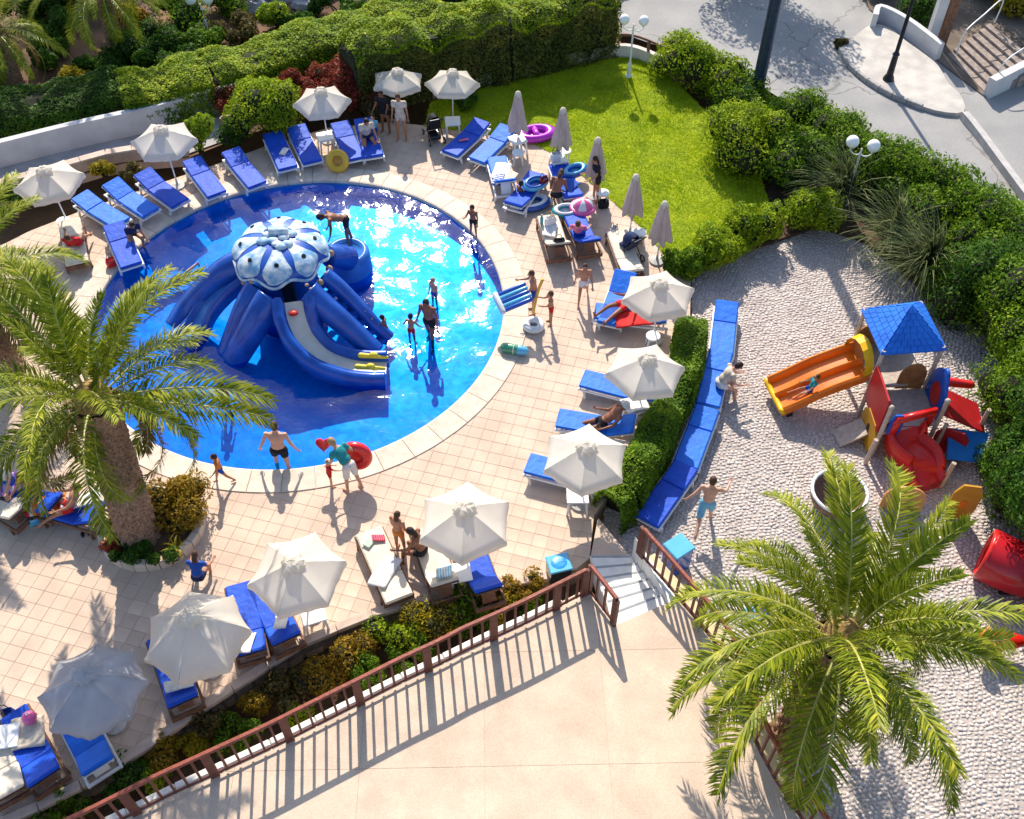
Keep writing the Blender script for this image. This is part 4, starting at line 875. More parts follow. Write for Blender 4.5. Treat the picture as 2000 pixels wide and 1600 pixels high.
mb = MB(); mb.tube([W(525, 452, 2.36), W(562, 452, 2.36)], .10, 10); mb.build('crown_roll', M_ow, dome, True)
# slide channel sweeping to the front right
def channel(name, path, w_, hside, tk, mat, bedmat, parent, n=10, flare=None):
    pts = smooth_path(path, n); mb = MB(); bd = MB(); vs = []; bv = []; K = len(pts)
    for i, p in enumerate(pts):
        d = (pts[min(i+1, K-1)]-pts[max(i-1, 0)]); d.z = 0; d.normalize(); s_ = Vector((d.y, -d.x, 0)); z = Vector((0, 0, 1)); hs = hside
        cross = [(-w_/2-tk, -.28), (-w_/2-tk*1.15, hs*.5), (-w_/2-tk*.6, hs), (-w_/2-tk*.05, hs*.9), (-w_/2+.02, .04), (w_/2-.02, .04), (w_/2+tk*.05, hs*.9), (w_/2+tk*.6, hs), (w_/2+tk*1.15, hs*.5), (w_/2+tk, -.28)]
        vs += [p+s_*x+z*y for x, y in cross]; bv += [p+s_*x+z*y for x, y in ((-w_/2+.05, .046), (w_/2-.05, .046))]
    c = 10; fs = [(i*c+j, i*c+(j+1) % c, (i+1)*c+(j+1) % c, (i+1)*c+j) for i in range(K-1) for j in range(c)]+[tuple(range(c)), tuple(reversed(range((K-1)*c, K*c)))]
    mb.add(vs, fs); o = mb.build(name, mat, parent, True); bd.add(bv, [(2*i, 2*i+1, 2*i+3, 2*i+2) for i in range(K-1)]); bd.build('slide_bed', bedmat, o); return o
sl_ = channel('slide', [W(574, 592, 1.45), W(580, 625, 1.15), W(597, 662, .75), W(632, 697, .34), (W(680, 716, .08)), W(722, 722, -.03), W(755, 722, -.04)], .56, .27, .25, M_ob, M_ogrey, octo)
for px, py in ((722, 690), (716, 712)):
    mb = MB(); a, b = W(px-18, py+4, .2), W(px+34, py+8, .12); mb.cap(a, b, .075, .045); mb.ell((a+b)/2+Vector((0, 0, .05)), (.12, .09, .08)); mb.build('brow', M_yel, octo, True)
mb = MB(); q = W(733, 731, .12); mb.ell(q, (.10, .09, .10)); ey = mb.build('eye', M_ow, octo, True); mb = MB(); mb.ell(q+Vector((.02, -.07, .02)), .045); mb.build('pupil', M_black, ey, True)
mb = MB(); mb.ell(W(573, 612, 1.34), (.13, .10, .06)); mb.build('red_grip', M_redp, octo, True)
# tentacles as heavy tubes
def tentacle(pts, r0, r1, suckers=0, nm='tentacle', mat=None):
    pp = smooth_path(pts, 8); k = len(pp); mb = MB(); mb.tube(pp, [r0+(r1-r0)*i/(k-1) for i in range(k)], 14); t = mb.build(nm, mat or M_ob, octo, True)
    for i in range(suckers):
        p = pp[int((i+1)/(suckers+1)*(k-1))]; m2 = MB(); rr_ = r0+(r1-r0)*(i+1)/(suckers+1); m2.ell(p+Vector((.0, -.05, rr_*.96)), (.055, .055, .04), 8, 5); m2.build('sucker', M_tan, t, True)
    return t
tentacle([W(600, 570, 1.5), W(622, 590, 1.25), W(660, 622, .8), W(700, 657, .3), W(735, 690, -.1)], .36, .27, 11)
tentacle([W(632, 538, 1.5), W(660, 560, 1.2), W(700, 600, .65), W(735, 638, .15), W(760, 660, -.2)], .24, .18, 9)
for k in range(7):      # steps between the two right tentacles
    t = k/6; a = W(612+118*t, 565+112*t, 1.35-1.45*t); b = W(645+110*t, 545+108*t, 1.35-1.45*t); mb = MB(); mb.bar(a, b, .26, .10); mb.build('tread', M_ob, octo)
tentacle([W(500, 560, 1.5), W(482, 590, 1.2), W(462, 635, .6), W(440, 690, -.15)], .30, .22, 9)
tentacle([W(530, 580, 1.4), W(510, 610, 1.1), W(485, 655, .5), W(458, 700, -.2)], .42, .36, 0)
tentacle([W(470, 515, 1.5), W(440, 530, 1.3), W(405, 560, .8), W(370, 600, .2), W(345, 640, -.2)], .38, .33, 0)
channel('side_slide', [W(480, 530, 1.4), W(440, 560, 1.05), W(405, 600, .55), W(382, 640, .1), W(352, 672, -.05)], .42, .20, .16, M_ob, M_ol, octo)
mb = MB(); q = W(381, 652, .22); mb.ell(q, .11); ey = mb.build('eye', M_ow, octo, True); mb = MB(); mb.ell(q+Vector((-.03, -.08, .02)), .05); mb.build('pupil', M_black, ey, True)
# stubby platform at the back right
q = W(682, 520, 0); mb = MB(); mb.lathe([(.66, 0), (.66, .25), (.62, .95), (.56, 1.06), (.46, 1.06), (.42, .98), (.02, .97)], 26, (q.x, q.y, 0)); mb.build('platform', M_ol, octo, True)
tentacle([W(640, 500, 1.3), W(660, 500, 1.1), W(680, 505, .75)], .3, .34, 0)
for a, b, z in ((456, 525, 1.55), (478, 552, 1.55), (625, 552, 1.5), (643, 525, 1.5), (646, 495, 1.6)):
    mb = MB(); mb.ell(W(a, b, z), (.10, .09, .10)); mb.build('knob', M_tan, octo, True)

# ================================================================== PLAYGROUND CASTLE
M_or = pm('slide_orange', (.78, .20, .012), (.66, .15, .01), 2, .32, coat=.2)
M_ye = pm('slide_yellow', (.85, .50, .012), (.74, .42, .01), 2, .35)
M_rd = pm('slide_red', (.70, .018, .010), (.58, .014, .009), 2, .28, coat=.3)
M_rd2 = pm('panel_red', (.42, .012, .016), (.33, .01, .013), 3, .45)
M_bl = pm('panel_blue', (.012, .10, .50), (.010, .08, .42), 3, .4)
M_rb = pm('roof_blue', (.025, .19, .72), (.015, .13, .60), 3, .35)
M_ochre = pm('panel_ochre', (.55, .27, .02), (.46, .22, .018), 3, .5)
M_pw = pm('post_timber', (.55, .46, .38), (.42, .34, .28), 9, .75, .4, 30)
M_brn = pm('panel_brown', (.42, .19, .06), (.30, .13, .045), 6, .6)
pc = Vector((9.4, 16.6, ZP)); castle = thing('play_castle', 'playground castle with blue roof, orange double slide and red slide', 'playground', pc)
def C(x, y, z): return Vector((x, y, z))-pc
RC = [P(1683, 605, 2.0), P(1800, 590, 2.0), P(1848, 683, 2.0), P(1722, 692, 2.0)]; ctr = sum(RC, Vector())/4
# roof: four faces of overlapping shingle courses
ap = Vector((ctr.x, ctr.y, 2.78))
rf = None
for k in range(4):
    a, b = RC[k], RC[(k+1) % 4]; mid = (a+b)/2; out = Vector((mid.x-ctr.x, mid.y-ctr.y, 0)).normalized(); mb = MB(); mb.add([a-pc, b-pc, ap-pc, a-pc-Vector((0, 0, .05)), b-pc-Vector((0, 0, .05))], [(0, 1, 2), (1, 0, 3, 4)]); face = mb.build('roof_face', M_rb, castle)
    nr = (b-a).cross(ap-a).normalized(); nr = nr if nr.z > 0 else -nr; NCs = 7
    for c in range(NCs):
        t0_, t1_ = c/NCs*.96, (c+1)/NCs*.96; lo0, lo1 = a.lerp(ap, t0_), b.lerp(ap, t0_); hi0, hi1 = a.lerp(ap, t1_), b.lerp(ap, t1_); m_ = max(2, int((lo1-lo0).length/.16)); mb = MB()
        for s_ in range(m_):
            u0, u1 = s_/m_+.04/m_, (s_+1)/m_-.04/m_; v = [lo0.lerp(lo1, u0), lo0.lerp(lo1, u1), hi0.lerp(hi1, u1), hi0.lerp(hi1, u0)]; mb.add([v[0]+nr*.028-pc, v[1]+nr*.028-pc, v[2]+nr*.006-pc, v[3]+nr*.006-pc, v[0]+nr*.002-pc, v[1]+nr*.002-pc], [(0, 1, 2, 3), (1, 0, 4, 5)])
        mb.build('shingle_course', M_rb, face)
ins = [ctr.lerp(q, .92) for q in RC]
for q in ins:
    mb = MB(); mb.tube([C(q.x, q.y, ZP), C(q.x, q.y, 2.06)], .055, 8); mb.build('post', M_pw, castle)
# tower platform floors
mb = MB(); mb.prism([(q.x-pc.x, q.y-pc.y) for q in ins], .70-ZP, .78-ZP); mb.build('platform', M_pw, castle)
F0, F1 = Vector((ins[3].x+.02, ins[3].y-1.30, 0)), Vector((ins[2].x, ins[2].y-1.15, 0)); mb = MB(); mb.prism([(q.x-pc.x, q.y-pc.y) for q in (F0, F1, ins[2], ins[3])], .50-ZP, .58-ZP); mb.build('platform', M_pw, castle)
for q, h_ in ((F0, 1.50), (F1, 1.40)):
    mb = MB(); mb.tube([C(q.x, q.y, ZP), C(q.x, q.y, h_)], .055, 8); mb.ell(C(q.x, q.y, h_), .07); mb.build('post', M_pw, castle)
def panel(name, p, q, z0, z1, mat, shape='round', th=.05, hole=None, parent=None, holemat=None):
    """upright panel between ground points p and q"""
    p, q = Vector((p.x, p.y, 0)), Vector((q.x, q.y, 0)); d = (q-p); l = d.length; d.normalize(); nn = Vector((d.y, -d.x, 0)); h = z1-z0; N_ = 18
    if shape == 'arch': o2 = [(0, 0)]+[(l, 0)]+[(l*(.5+.5*math.cos(t)), h*.5+h*.5*math.sin(t)) for t in [math.pi*i/N_ for i in range(N_+1)]]
    elif shape == 'hex': o2 = [(l*.12, 0), (l*.88, 0), (l, h*.3), (l, h*.75), (l*.8, h), (l*.2, h), (0, h*.75), (0, h*.3)]
    else: o2 = [(.05, 0), (l-.05, 0), (l, .05), (l, h-.05), (l-.05, h), (.05, h), (0, h-.05), (0, .05)]
    f = lambda x, y, s_: C(p.x, p.y, z0)+d*x+Vector((0, 0, y))+nn*s_
    k = len(o2); mb = MB(); mb.add([f(x, y, th/2) for x, y in o2]+[f(x, y, -th/2) for x, y in o2], [tuple(range(k)), tuple(reversed(range(k, 2*k)))]+[(i, k+i, k+(i+1) % k, (i+1) % k) for i in range(k)])
    o = mb.build(name, mat, parent or castle)
    if hole:
        cx, cy, rx, ry = hole; mb = MB(); r_ = [(l*cx+rx*math.cos(2*math.pi*i/20), h*cy+ry*math.sin(2*math.pi*i/20)) for i in range(20)]
        for s_ in (1, -1): mb.add([f(x, y, s_*(th/2+.012)) for x, y in r_]+[f(x, y, 0) for x, y in r_], [tuple(range(20))]+[(i, (i+1) % 20, 20+(i+1) % 20, 20+i) for i in range(20)])
        mb.build('inset', holemat, o)
    return o
panel('red_panel', ins[3]+Vector((-.05, -.06, 0)), F0+Vector((-.05, .05, 0)), .50, 1.62, M_rd2)
panel('yellow_panel', ins[3]+Vector((-.07, -.35, 0)), F0+Vector((-.07, -.02, 0)), -.28, .62, M_ochre, 'hex', hole=(.5, .5, .07, .2), holemat=M_black)
panel('brown_panel', ins[0], ins[1], .78, 1.6, M_brn, 'arch')
panel('brown_panel', ins[0]+Vector((-.02, -.1, 0)), ins[3]+Vector((-.03, .7, 0)), .8, 1.45, M_brn, 'hex')
panel('brown_panel', ins[2]+Vector((-.75, -.02, 0)), ins[2]+Vector((-.1, -.02, 0)), .6, 1.45, M_brn, 'arch')
panel('blue_panel', ins[2]+Vector((.02, -.05, 0)), F1+Vector((.02, .1, 0)), .40, 1.72, M_bl, 'arch', hole=(.5, .45, .26, .34), holemat=M_rd)
mb = MB(); q = ins[2]; t_ = []
for i in range(17): a = 2*math.pi*i/16; t_.append(C(q.x+.05, q.y-.55+.13*math.cos(a), 1.62+.15*math.sin(a)))
mb.tube(t_, .05, 8, cap=False); mb.build('ring_top', M_bl, castle, True)
# double orange slide
s0, s1 = Vector((ins[3].x-.02, (ins[3].y+ins[0].y)/2+.1, .80)), P(1512, 776, .02); pth = smooth_path([s0, s0.lerp(s1, .15)+Vector((0, 0, .06)), s0.lerp(s1, .5)+Vector((0, 0, .10)), s0.lerp(s1, .82)+Vector((0, 0, .02)), s1], 7)
mb = MB(); vs = []; cr_ = [(-.56, -.10), (-.58, .16), (-.52, .20), (-.47, .16), (-.43, .0), (-.07, .0), (-.04, .13), (0, .16), (.04, .13), (.07, .0), (.43, .0), (.47, .16), (.52, .20), (.58, .16), (.56, -.10)]; k = len(cr_)
for i, p in enumerate(pth):
    d = (pth[min(i+1, len(pth)-1)]-pth[max(i-1, 0)]); d.z = 0; d.normalize(); sd_ = Vector((-d.y, d.x, 0)); vs += [p-pc+sd_*x+Vector((0, 0, y)) for x, y in cr_]
mb.add(vs, [(i*k+j, i*k+(j+1) % k, (i+1)*k+(j+1) % k, (i+1)*k+j) for i in range(len(pth)-1) for j in range(k)]+[tuple(range(k)), tuple(reversed(range((len(pth)-1)*k, len(pth)*k)))])
ds = mb.build('double_slide', M_or, castle)
d = (s1-s0); d.z = 0; d.normalize(); sd_ = Vector((-d.y, d.x, 0)); mb = MB(); mb.tube([s1-pc+sd_*x+Vector((0, 0, .09 if abs(x) > .5 else .02)) for x in (-.58, -.45, -.2, 0, .2, .45, .58)], .075, 8); mb.build('slide_lip', M_ye, ds, True)
for t in (.86,):
    p = s0.lerp(s1, t)-pc; mb = MB(); mb.box((p.x, p.y, .13), (.12, .9, .30), Matrix.Rotation(math.atan2(d.y, d.x), 3, 'Z')); mb.build('slide_foot', M_dark, ds)
h0 = s0-pc+d*.05; mb = MB(); vs = []
for i in range(9):
    a = math.pi*i/8; 
    for w_ in (0, .42): vs.append(h0+d*w_*.5+sd_*.56*math.cos(a)+Vector((0, 0, .2+.62*math.sin(a)))+Vector((0, 0, -.1*(w_ > 0))))
mb.add(vs, [(2*i, 2*i+1, 2*i+3, 2*i+2) for i in range(8)]); mb.build('entry_hood', M_ye, castle)
# red wavy slide to the front
r0_ = Vector(((F0.x+F1.x)/2-.05, (F0.y+F1.y)/2+.05, .55)); r1_ = P(1815, 950, -.12)
channel('red_slide', [r0_-pc, r0_.lerp(r1_, .28)-pc+Vector((-.10, 0, -.02)), r0_.lerp(r1_, .55)-pc+Vector((.08, 0, .06)), r0_.lerp(r1_, .8)-pc+Vector((.0, 0, -.04)), r1_-pc], .66, .26, .13, M_rd, M_rd, castle)
mb = MB(); mb.tube([C(F0.x+.25, F0.y, .55), C(F0.x+.25, F0.y-.08, 1.15), C(F1.x-.25, F1.y-.08, 1.15), C(F1.x-.25, F1.y, .55)], .10, 8); mb.build('red_arch', M_rd, castle, True)
# climbing ramp on the right: red net panel and blue pad
q0 = F1+Vector((.1, .5, 0)); mb = MB()
mb.add([C(q0.x, q0.y-.5, .9), C(q0.x+1.15, q0.y-.55, .30), C(q0.x+1.2, q0.y+.35, .35), C(q0.x+.05, q0.y+.4, .95)], [(0, 1, 2, 3)]); o = mb.build('climbing_sheet', M_rd2, castle)
o.modifiers.new('solid', 'SOLIDIFY').thickness = .05
mb = MB(); mb.add([C(q0.x+.15, q0.y-1.15, .02), C(q0.x+.95, q0.y-1.2, -.05), C(q0.x+1.25, q0.y-.56, .28), C(q0.x+.25, q0.y-.50, .42)], [(0, 1, 2, 3)]); o = mb.build('blue_ramp', pm('ramp_blue', (.03, .25, .75), (.02, .2, .65), 3, .4), castle); o.modifiers.new('solid', 'SOLIDIFY').thickness = .06
for a, b, z in ((1822, 880, .0), (1898, 862, .2), (1838, 950, -.1), (1690, 905, -.1)):
    p = P(a, b, ZP); mb = MB(); mb.tube([p-pc, p-pc+Vector((.05, .05, .95+z))], .055, 8); mb.build('post', M_pw, castle)
pa, pb = P(1716, 990, ZP), P(1796, 1000, ZP); panel('orange_board', pa, pb, ZP+.02, .58, pm('board_orange', (.62, .30, .12), (.55, .26, .1), 3, .5), 'arch')
pa, pb = P(1838, 1008, ZP), P(1892, 1015, ZP); panel('yellow_board', pa, pb, ZP+.02, .95, M_ochre, 'hex', hole=(.5, .45, .08, .14), holemat=M_or)
mb = MB(); q = F1+Vector((.35, .75, 0)); mb.cap(C(q.x-.1, q.y, 1.25), C(q.x+.45, q.y-.05, 1.20), .12, .10); mb.build('red_bumper', M_rd, castle, True)
panel('red_side_board', F1+Vector((.05, -.05, 0)), F1+Vector((.75, -.35, 0)), ZP+.02, .55, M_rd2, 'hex')
panel('blue_side_board', F0+Vector((.1, -.02, 0)), F0+Vector((.42, -.02, 0)), .55, 1.25, M_bl, 'hex')
mb = MB(); mb.bar(C(F0.x-.1, F0.y+.6, .1), C(F0.x-.75, F0.y+.5, ZP+.02), .5, .06); mb.build('timber_ramp', M_pw, castle)
# white-rimmed toy bowl beside the castle
q = P(1630, 985, ZP); tb_ = thing('toy_bowl', 'brown play bowl with white rim behind the palm fronds', 'play equipment', q)
mb = MB(); mb.lathe([(.35, 0), (.62, .25), (.66, .50), (.60, .50), (.56, .28), (.3, .08), (.02, .06)], 24); mb.build('bowl', pm('bowl_brown', (.22, .12, .09), (.16, .09, .07), 4, .6), tb_, True)
mb = MB(); mb.tube([Vector((.63*math.cos(a), .63*math.sin(a), .51)) for a in [2*math.pi*i/24 for i in range(25)]], .045, 6, cap=False); mb.build('rim', M_plast, tb_, True)
# red tunnel slide at the right edge
q = P(1955, 1150, ZP); rs = thing('tunnel_slide', 'crimson play tunnel under the dark bush by the palm', 'play equipment', q)
mb = MB(); pp = smooth_path([Vector((-.35, .55, .55)), Vector((.1, .25, .55)), Vector((.7, .1, .5)), Vector((1.4, .2, .5))], 6); mb.tube(pp, .60, 18); mb.build('tunnel', pm('crimson_plastic', (.50, .012, .02), (.40, .01, .016), 3, .3, coat=.3), rs, True)
mb = MB()
for p in pp[::6]: pass
mb.tube([Vector((-.35, .55, .55))+Vector((.28*math.cos(a), .45*math.cos(a), 0))*1.0+Vector((0, 0, .54*math.sin(a))) for a in [2*math.pi*i/20 for i in range(21)]], .07, 6, cap=False); mb.build('collar', M_rd, rs, True)
mb = MB(); mb.box((.5, .1, .05), (1.2, .5, .12)); mb.build('foot', M_dark, rs)
q = P(1945, 1270, ZP); rs = thing('spring_rocker', 'small red and orange rocking seat under the palm fronds', 'play equipment', q)
mb = MB(); mb.ell((0, 0, .42), (.50, .20, .17), 12, 8); mb.build('seat', M_rd, rs, True); mb = MB(); mb.tube([Vector((.09*math.cos(i*.7), .09*math.sin(i*.7), .02+.26*i/40)) for i in range(41)], .016, 5); mb.build('spring', M_dark, rs)
mb = MB(); mb.ell((-.45, 0, .62), (.15, .13, .18), 10, 7); mb.build('head', M_or, rs, True); mb = MB(); mb.tube([(-.3, -.22, .62), (-.3, .22, .62)], .025, 6); mb.build('handle', M_ye, rs)
# ================================================================== PEOPLE
SKIN = {'fair': pm('skin_fair', (.62, .36, .25), (.56, .31, .21), 5, .5), 'tan': pm('skin_tan', (.46, .22, .13), (.40, .18, .105), 5, .5), 'brown': pm('skin_brown', (.27, .115, .065), (.22, .09, .05), 5, .5)}
HAIRM = {'dark': pm('hair_dark', (.02, .013, .010), (.035, .022, .015), 14, .6, .5, 60), 'brown': pm('hair_brown', (.10, .05, .025), (.06, .03, .016), 14, .6, .5, 60), 'blond': pm('hair_blond', (.42, .28, .13), (.30, .19, .08), 14, .6, .5, 60)}
def cloth(n, c): return pm('cloth_'+n, c, tuple(v*.75 for v in c), 9, .8, .3, 40)
CLO = {'black': (.015, .015, .02), 'red': (.62, .02, .02), 'blue': (.02, .09, .45), 'navy': (.015, .03, .10), 'teal': (.02, .28, .30), 'white': (.75, .74, .72), 'pink': (.70, .18, .30), 'cyan': (.20, .52, .72), 'orange': (.7, .22, .04), 'cream': (.68, .58, .46)}
M_eye = pm('eye_dark', (.02, .015, .012), (.03, .02, .02), 5, .2)
PEND = []
def rot(axis, deg): return Matrix.Rotation(R(deg), 3, axis)
def person(label, loc, h, face, hair='dark', skin='tan', shorts=None, top=None, torso=0, head=0, aL=(5, 8, 10), aR=(5, 8, 10), lL=(0, 3, 0), lR=(0, 3, 0), mode='stand', seat=0.0, fat=1.0, hat=None, long=False, child=False, skirt=False, twist=0):
    """face: azimuth in degrees the figure looks to (for lying figures: azimuth of the head). Arms and legs: (forward pitch, spread, bend)"""
    s = h/1.75; hs = 1.28 if child else 1.0; o = thing('person', label, 'person', loc, 0)
    T = rot('X', -torso) @ rot('Z', twist); J = {}; pel = Vector((0, 0, .93)); J['pel'] = pel
    def tp(v): return pel+T @ (Vector(v)-pel)
    J['belly'] = tp((0, 0, 1.10)); J['chest'] = tp((0, 0, 1.30)); J['neck'] = tp((0, -.005, 1.49)); Hd = T @ rot('X', -head); J['head'] = J['neck']+Hd @ Vector((0, .02, .135*hs))
    def limb(start, frame, spec, l1, l2, sgn, arm):
        pitch, ab, bend = spec; M = frame @ rot('X', pitch) @ rot('Y', -ab*sgn); a = start+M @ Vector((0, 0, -l1)); M2 = M @ rot('X', bend if arm else -bend); b = a+M2 @ Vector((0, 0, -l2)); return a, b, M2
    bod = MB(); fin = MB(); E = Matrix.Identity(3)
    f = fat
    bod.ell(J['chest'], (.165*f, .115*f, .185), 12, 9, T); bod.ell(J['belly'], (.140*f, .112*f, .16), 12, 9, T); bod.ell(pel+Vector((0, 0, .01)), (.160*f, .118*f, .125), 12, 9)
    bod.ell(tp((0, -.01, 1.40)), (.175*f, .085, .075), 12, 8, T); bod.cap(tp((0, -.01, 1.42)), J['neck']+Hd @ Vector((0, 0, .06)), .062, .052)
    bod.ell(J['head'], (.080*hs, .098*hs, .122*hs), 12, 10, Hd); bod.ell(J['head']+Hd @ Vector((0, .035*hs, -.055*hs)), (.055*hs, .055*hs, .055*hs), 10, 8, Hd)
    fin.ell(J['head']+Hd @ Vector((0, .108*hs, -.015*hs)), (.016*hs, .022*hs, .026*hs), 6, 5, Hd)
    for sx in (-1, 1):
        fin.ell(J['head']+Hd @ Vector((sx*.083*hs, -.005, -.005)), (.012, .025, .034), 6, 5, Hd); fin.ell(J['head']+Hd @ Vector((sx*.033*hs, .088*hs, .012)), .013*hs, 6, 5, None, 1)
    fin.ell(J['head']+Hd @ Vector((0, .088*hs, -.062*hs)), (.026, .010, .008), 6, 4, Hd, 2)
    sho = MB(); trs = MB(); arms = []
    for sx, sp in ((-1, aL), (1, aR)):
        S_ = tp((sx*.185*f, -.01, 1.405)); e, w_, M2 = limb(S_, T, sp, .285, .25, sx, True)
        bod.ell(S_, .066, 8, 7); bod.cap(S_, e, .053, .042); bod.cap(e, w_, .042, .029); hc = w_+M2 @ Vector((0, .01, -.05)); bod.ell(hc, (.038, .018, .052), 8, 7, M2)
        for k in range(4):
            x = (-.027+.018*k); l = (.062, .072, .068, .052)[k if sx > 0 else 3-k]; r0 = hc+M2 @ Vector((x, .004, -.040)); m_ = r0+M2 @ Vector((x*.15, .012, -l*.5)); fin.cap(r0, m_, .0095, .0088, 6); fin.cap(m_, m_+M2 @ Vector((0, .024, -l*.42)), .0088, .007, 6)
        r0 = hc+M2 @ Vector((-sx*.030, .008, .005)); m_ = r0+M2 @ Vector((-sx*.026, .018, -.026)); fin.cap(r0, m_, .011, .0095, 6); fin.cap(m_, m_+M2 @ Vector((-sx*.006, .010, -.026)), .0095, .008, 6)
        arms.append((S_, e, w_, hc))
    feet = []
    for sx, sp in ((-1, lL), (1, lR)):
        H_ = pel+Vector((sx*.090*f, 0, -.02)); k_, a_, M2 = limb(H_, E, sp, .43, .42, sx, False)
        bod.cap(H_, k_, .088*f, .057); bod.cap(k_, a_, .058, .037); ft = M2 if mode == 'lie' else Matrix.Identity(3)
        bod.cap(a_+ft @ Vector((0, -.03, -.035)), a_+ft @ Vector((sx*.02, .15, -.048)), .036, .028); feet.append((H_, k_, a_))
    M = Matrix.Scale(s, 3)
    if mode == 'lie': M = M @ rot('X', 90); off = Vector((0, 0, .12*s+seat)); F_ = rot('Z', face+90); mid = Vector((0, 0, .9))
    elif mode == 'prone': M = M @ rot('X', -90); off = Vector((0, 0, .10*s+seat)); F_ = rot('Z', face-90); mid = Vector((0, 0, .9))
    elif mode == 'sit': off = Vector((0, 0, seat+.10*s)); F_ = rot('Z', face-90); mid = pel
    else: zmin = min((a.z for _, _, a in feet))-.078; off = Vector((0, 0, 0)); F_ = rot('Z', face-90); mid = Vector((0, 0, zmin))
    def X(v): return F_ @ (M @ (Vector(v)-mid))+off
    def fix(mb): mb.v = [tuple(X(v)) for v in mb.v]; return mb
    body = fix(bod).build('body', None, o); PEND.append((body, .020*s, fix(fin), [SKIN[skin], M_eye, pm('lips', (.45, .12, .10), (.4, .1, .09), 5, .4)]))
    def wear(nm, mb, col_, vox=.022): c = fix(mb).build(nm, None, o); PEND.append((c, vox*s, None, [cloth(col_, CLO[col_])])); return c
    g = 1.10
    if shorts:
        mb = MB(); mb.ell(pel+Vector((0, 0, .005)), (.172*f, .130*f, .128), 12, 9)
        for H_, k_, a_ in feet: q = H_.lerp(k_, .32 if shorts[1:2] == () else .32); mb.cap(H_, H_.lerp(k_, .34 if 'long' not in shorts else .75), .098*f, .088*f)
        wear('shorts', mb, shorts[0])
    if top:
        mb = MB(); mb.ell(J['chest'], (.178*f, .130*f, .19), 12, 9, T); mb.ell(J['belly'], (.155*f, .125*f, .17), 12, 9, T); mb.ell(tp((0, -.01, 1.40)), (.185*f, .095, .07), 12, 8, T)
        for S_, e, w_, hc in arms: mb.cap(S_, S_.lerp(e, .45), .072, .062)
        if skirt: mb.lathe([(.17*f, .05), (.19*f, -.05), (.26*f, -.26), (.25*f, -.27), (.02, -.2)], 14, pel)
        wear('shirt' if not skirt else 'dress', mb, top)
    mb = MB(); hc_ = J['head']+Hd @ Vector((0, -.018*hs, .022*hs)); mb.ell(hc_, (.088*hs, .100*hs, .115*hs), 12, 9, Hd)
    if long: mb.ell(J['head']+Hd @ Vector((0, -.075*hs, -.09*hs)), (.075*hs, .045*hs, .14*hs), 10, 8, Hd)
    else: mb.ell(J['head']+Hd @ Vector((0, -.04*hs, -.03*hs)), (.076*hs, .062*hs, .07*hs), 10, 8, Hd)
    c = fix(mb).build('hair', HAIRM[hair], o, True)
    if hat:
        mb = MB(); mb.lathe([(.15, .03), (.15, .042), (.098, .05), (.095, .10), (.06, .14), (.005, .145)], 16, J['head']+Hd @ Vector((0, 0, .02)), 0, Hd); fix(mb).build('hat', cloth(hat, CLO[hat]), o, True)
    o['h_'] = 0; del o['h_']; J2 = {k: Vector(loc)+X(v) for k, v in (('handL', arms[0][3]), ('handR', arms[1][3]), ('head', J['head']))}
    return o, J2
ZFL = ZF
W_ = {'aL': (25, 12, 25), 'aR': (-15, 12, 20), 'lL': (-22, 3, 15), 'lR': (24, 3, 12)}
person('bare-backed man in black trunks wading out at the pool edge', P(557, 925, ZFL), 1.78, 88, 'brown', 'fair', ('black',), None, 8, 12, (-8, 24, 22), (-8, 24, 22), (8, 5, 6), (-6, 5, 4), fat=1.18)
_, jw = person('woman in teal top bending to a child, red ring on her arm', P(690, 955), 1.68, 140, 'blond', 'fair', ('white', 'long'), 'teal', 42, 5, (48, 8, 25), (15, 28, 70), (4, 4, 4), (-8, 4, 6))
person('small child in red and white beside the woman with the red ring', P(648, 948), .92, 20, 'blond', 'fair', ('red',), 'red', 5, 0, (20, 12, 30), (60, 10, 20), child=True, hat='white')
person('small child in orange-red suit walking at the pool rim', P(438, 942), 1.05, 200, 'dark', 'tan', ('blue',), 'orange', 4, 0, child=True, **W_)
person('girl in orange swimsuit standing at the cream lounger', P(783, 1075), 1.42, 60, 'brown', 'tan', ('orange',), None, 4, 4, (8, 6, 12), (6, 6, 20), (0, 2, 0), (4, 2, 4), child=False, long=True)
person('brown-skinned woman sitting on the wooden lounger under the parasol', P(826, 1078, .42), 1.66, 165, 'dark', 'brown', ('black',), None, 18, 10, (50, 10, 40), (45, 14, 50), (82, 8, 75), (75, 12, 80), 'sit', 0, long=True)
person('boy in dark trunks standing at the far pool rim', P(925, 462), 1.12, 250, 'dark', 'brown', ('black',), None, 3, 8, (10, 10, 20), (40, 15, 70), child=True)
person('tall girl in pale swimsuit walking across the sunny deck', P(1138, 588), 1.42, 265, 'brown', 'tan', ('white',), None, 4, 5, long=True, **W_)
_, jn = person('child in red shorts holding a yellow noodle beside the white ring', P(1075, 632), 1.12, 190, 'brown', 'tan', ('red',), None, 3, 0, (55, 10, 50), (60, 15, 40), child=True)
_, jr = person('bather carrying a blue raft past the pool rim', P(1042, 610), 1.5, 185, 'brown', 'tan', ('blue',), None, 6, 4, (35, 20, 40), (35, 20, 40))
person('adult in dark trunks wading right of the octopus', P(842, 672, ZFL), 1.76, 250, 'dark', 'brown', ('black',), None, 6, 10, (10, 12, 15), (-5, 16, 15), **{'lL': (18, 4, 8), 'lR': (-14, 4, 8)})
person('child wading beside the adult right of the octopus', P(806, 672, ZFL), 1.05, 70, 'dark', 'tan', ('red',), None, 5, 0, (10, 30, 20), (20, 30, 20), child=True)
person('blond child behind the wading adult', P(850, 600, ZFL), 1.05, 230, 'blond', 'fair', ('blue',), None, 3, 0, child=True)
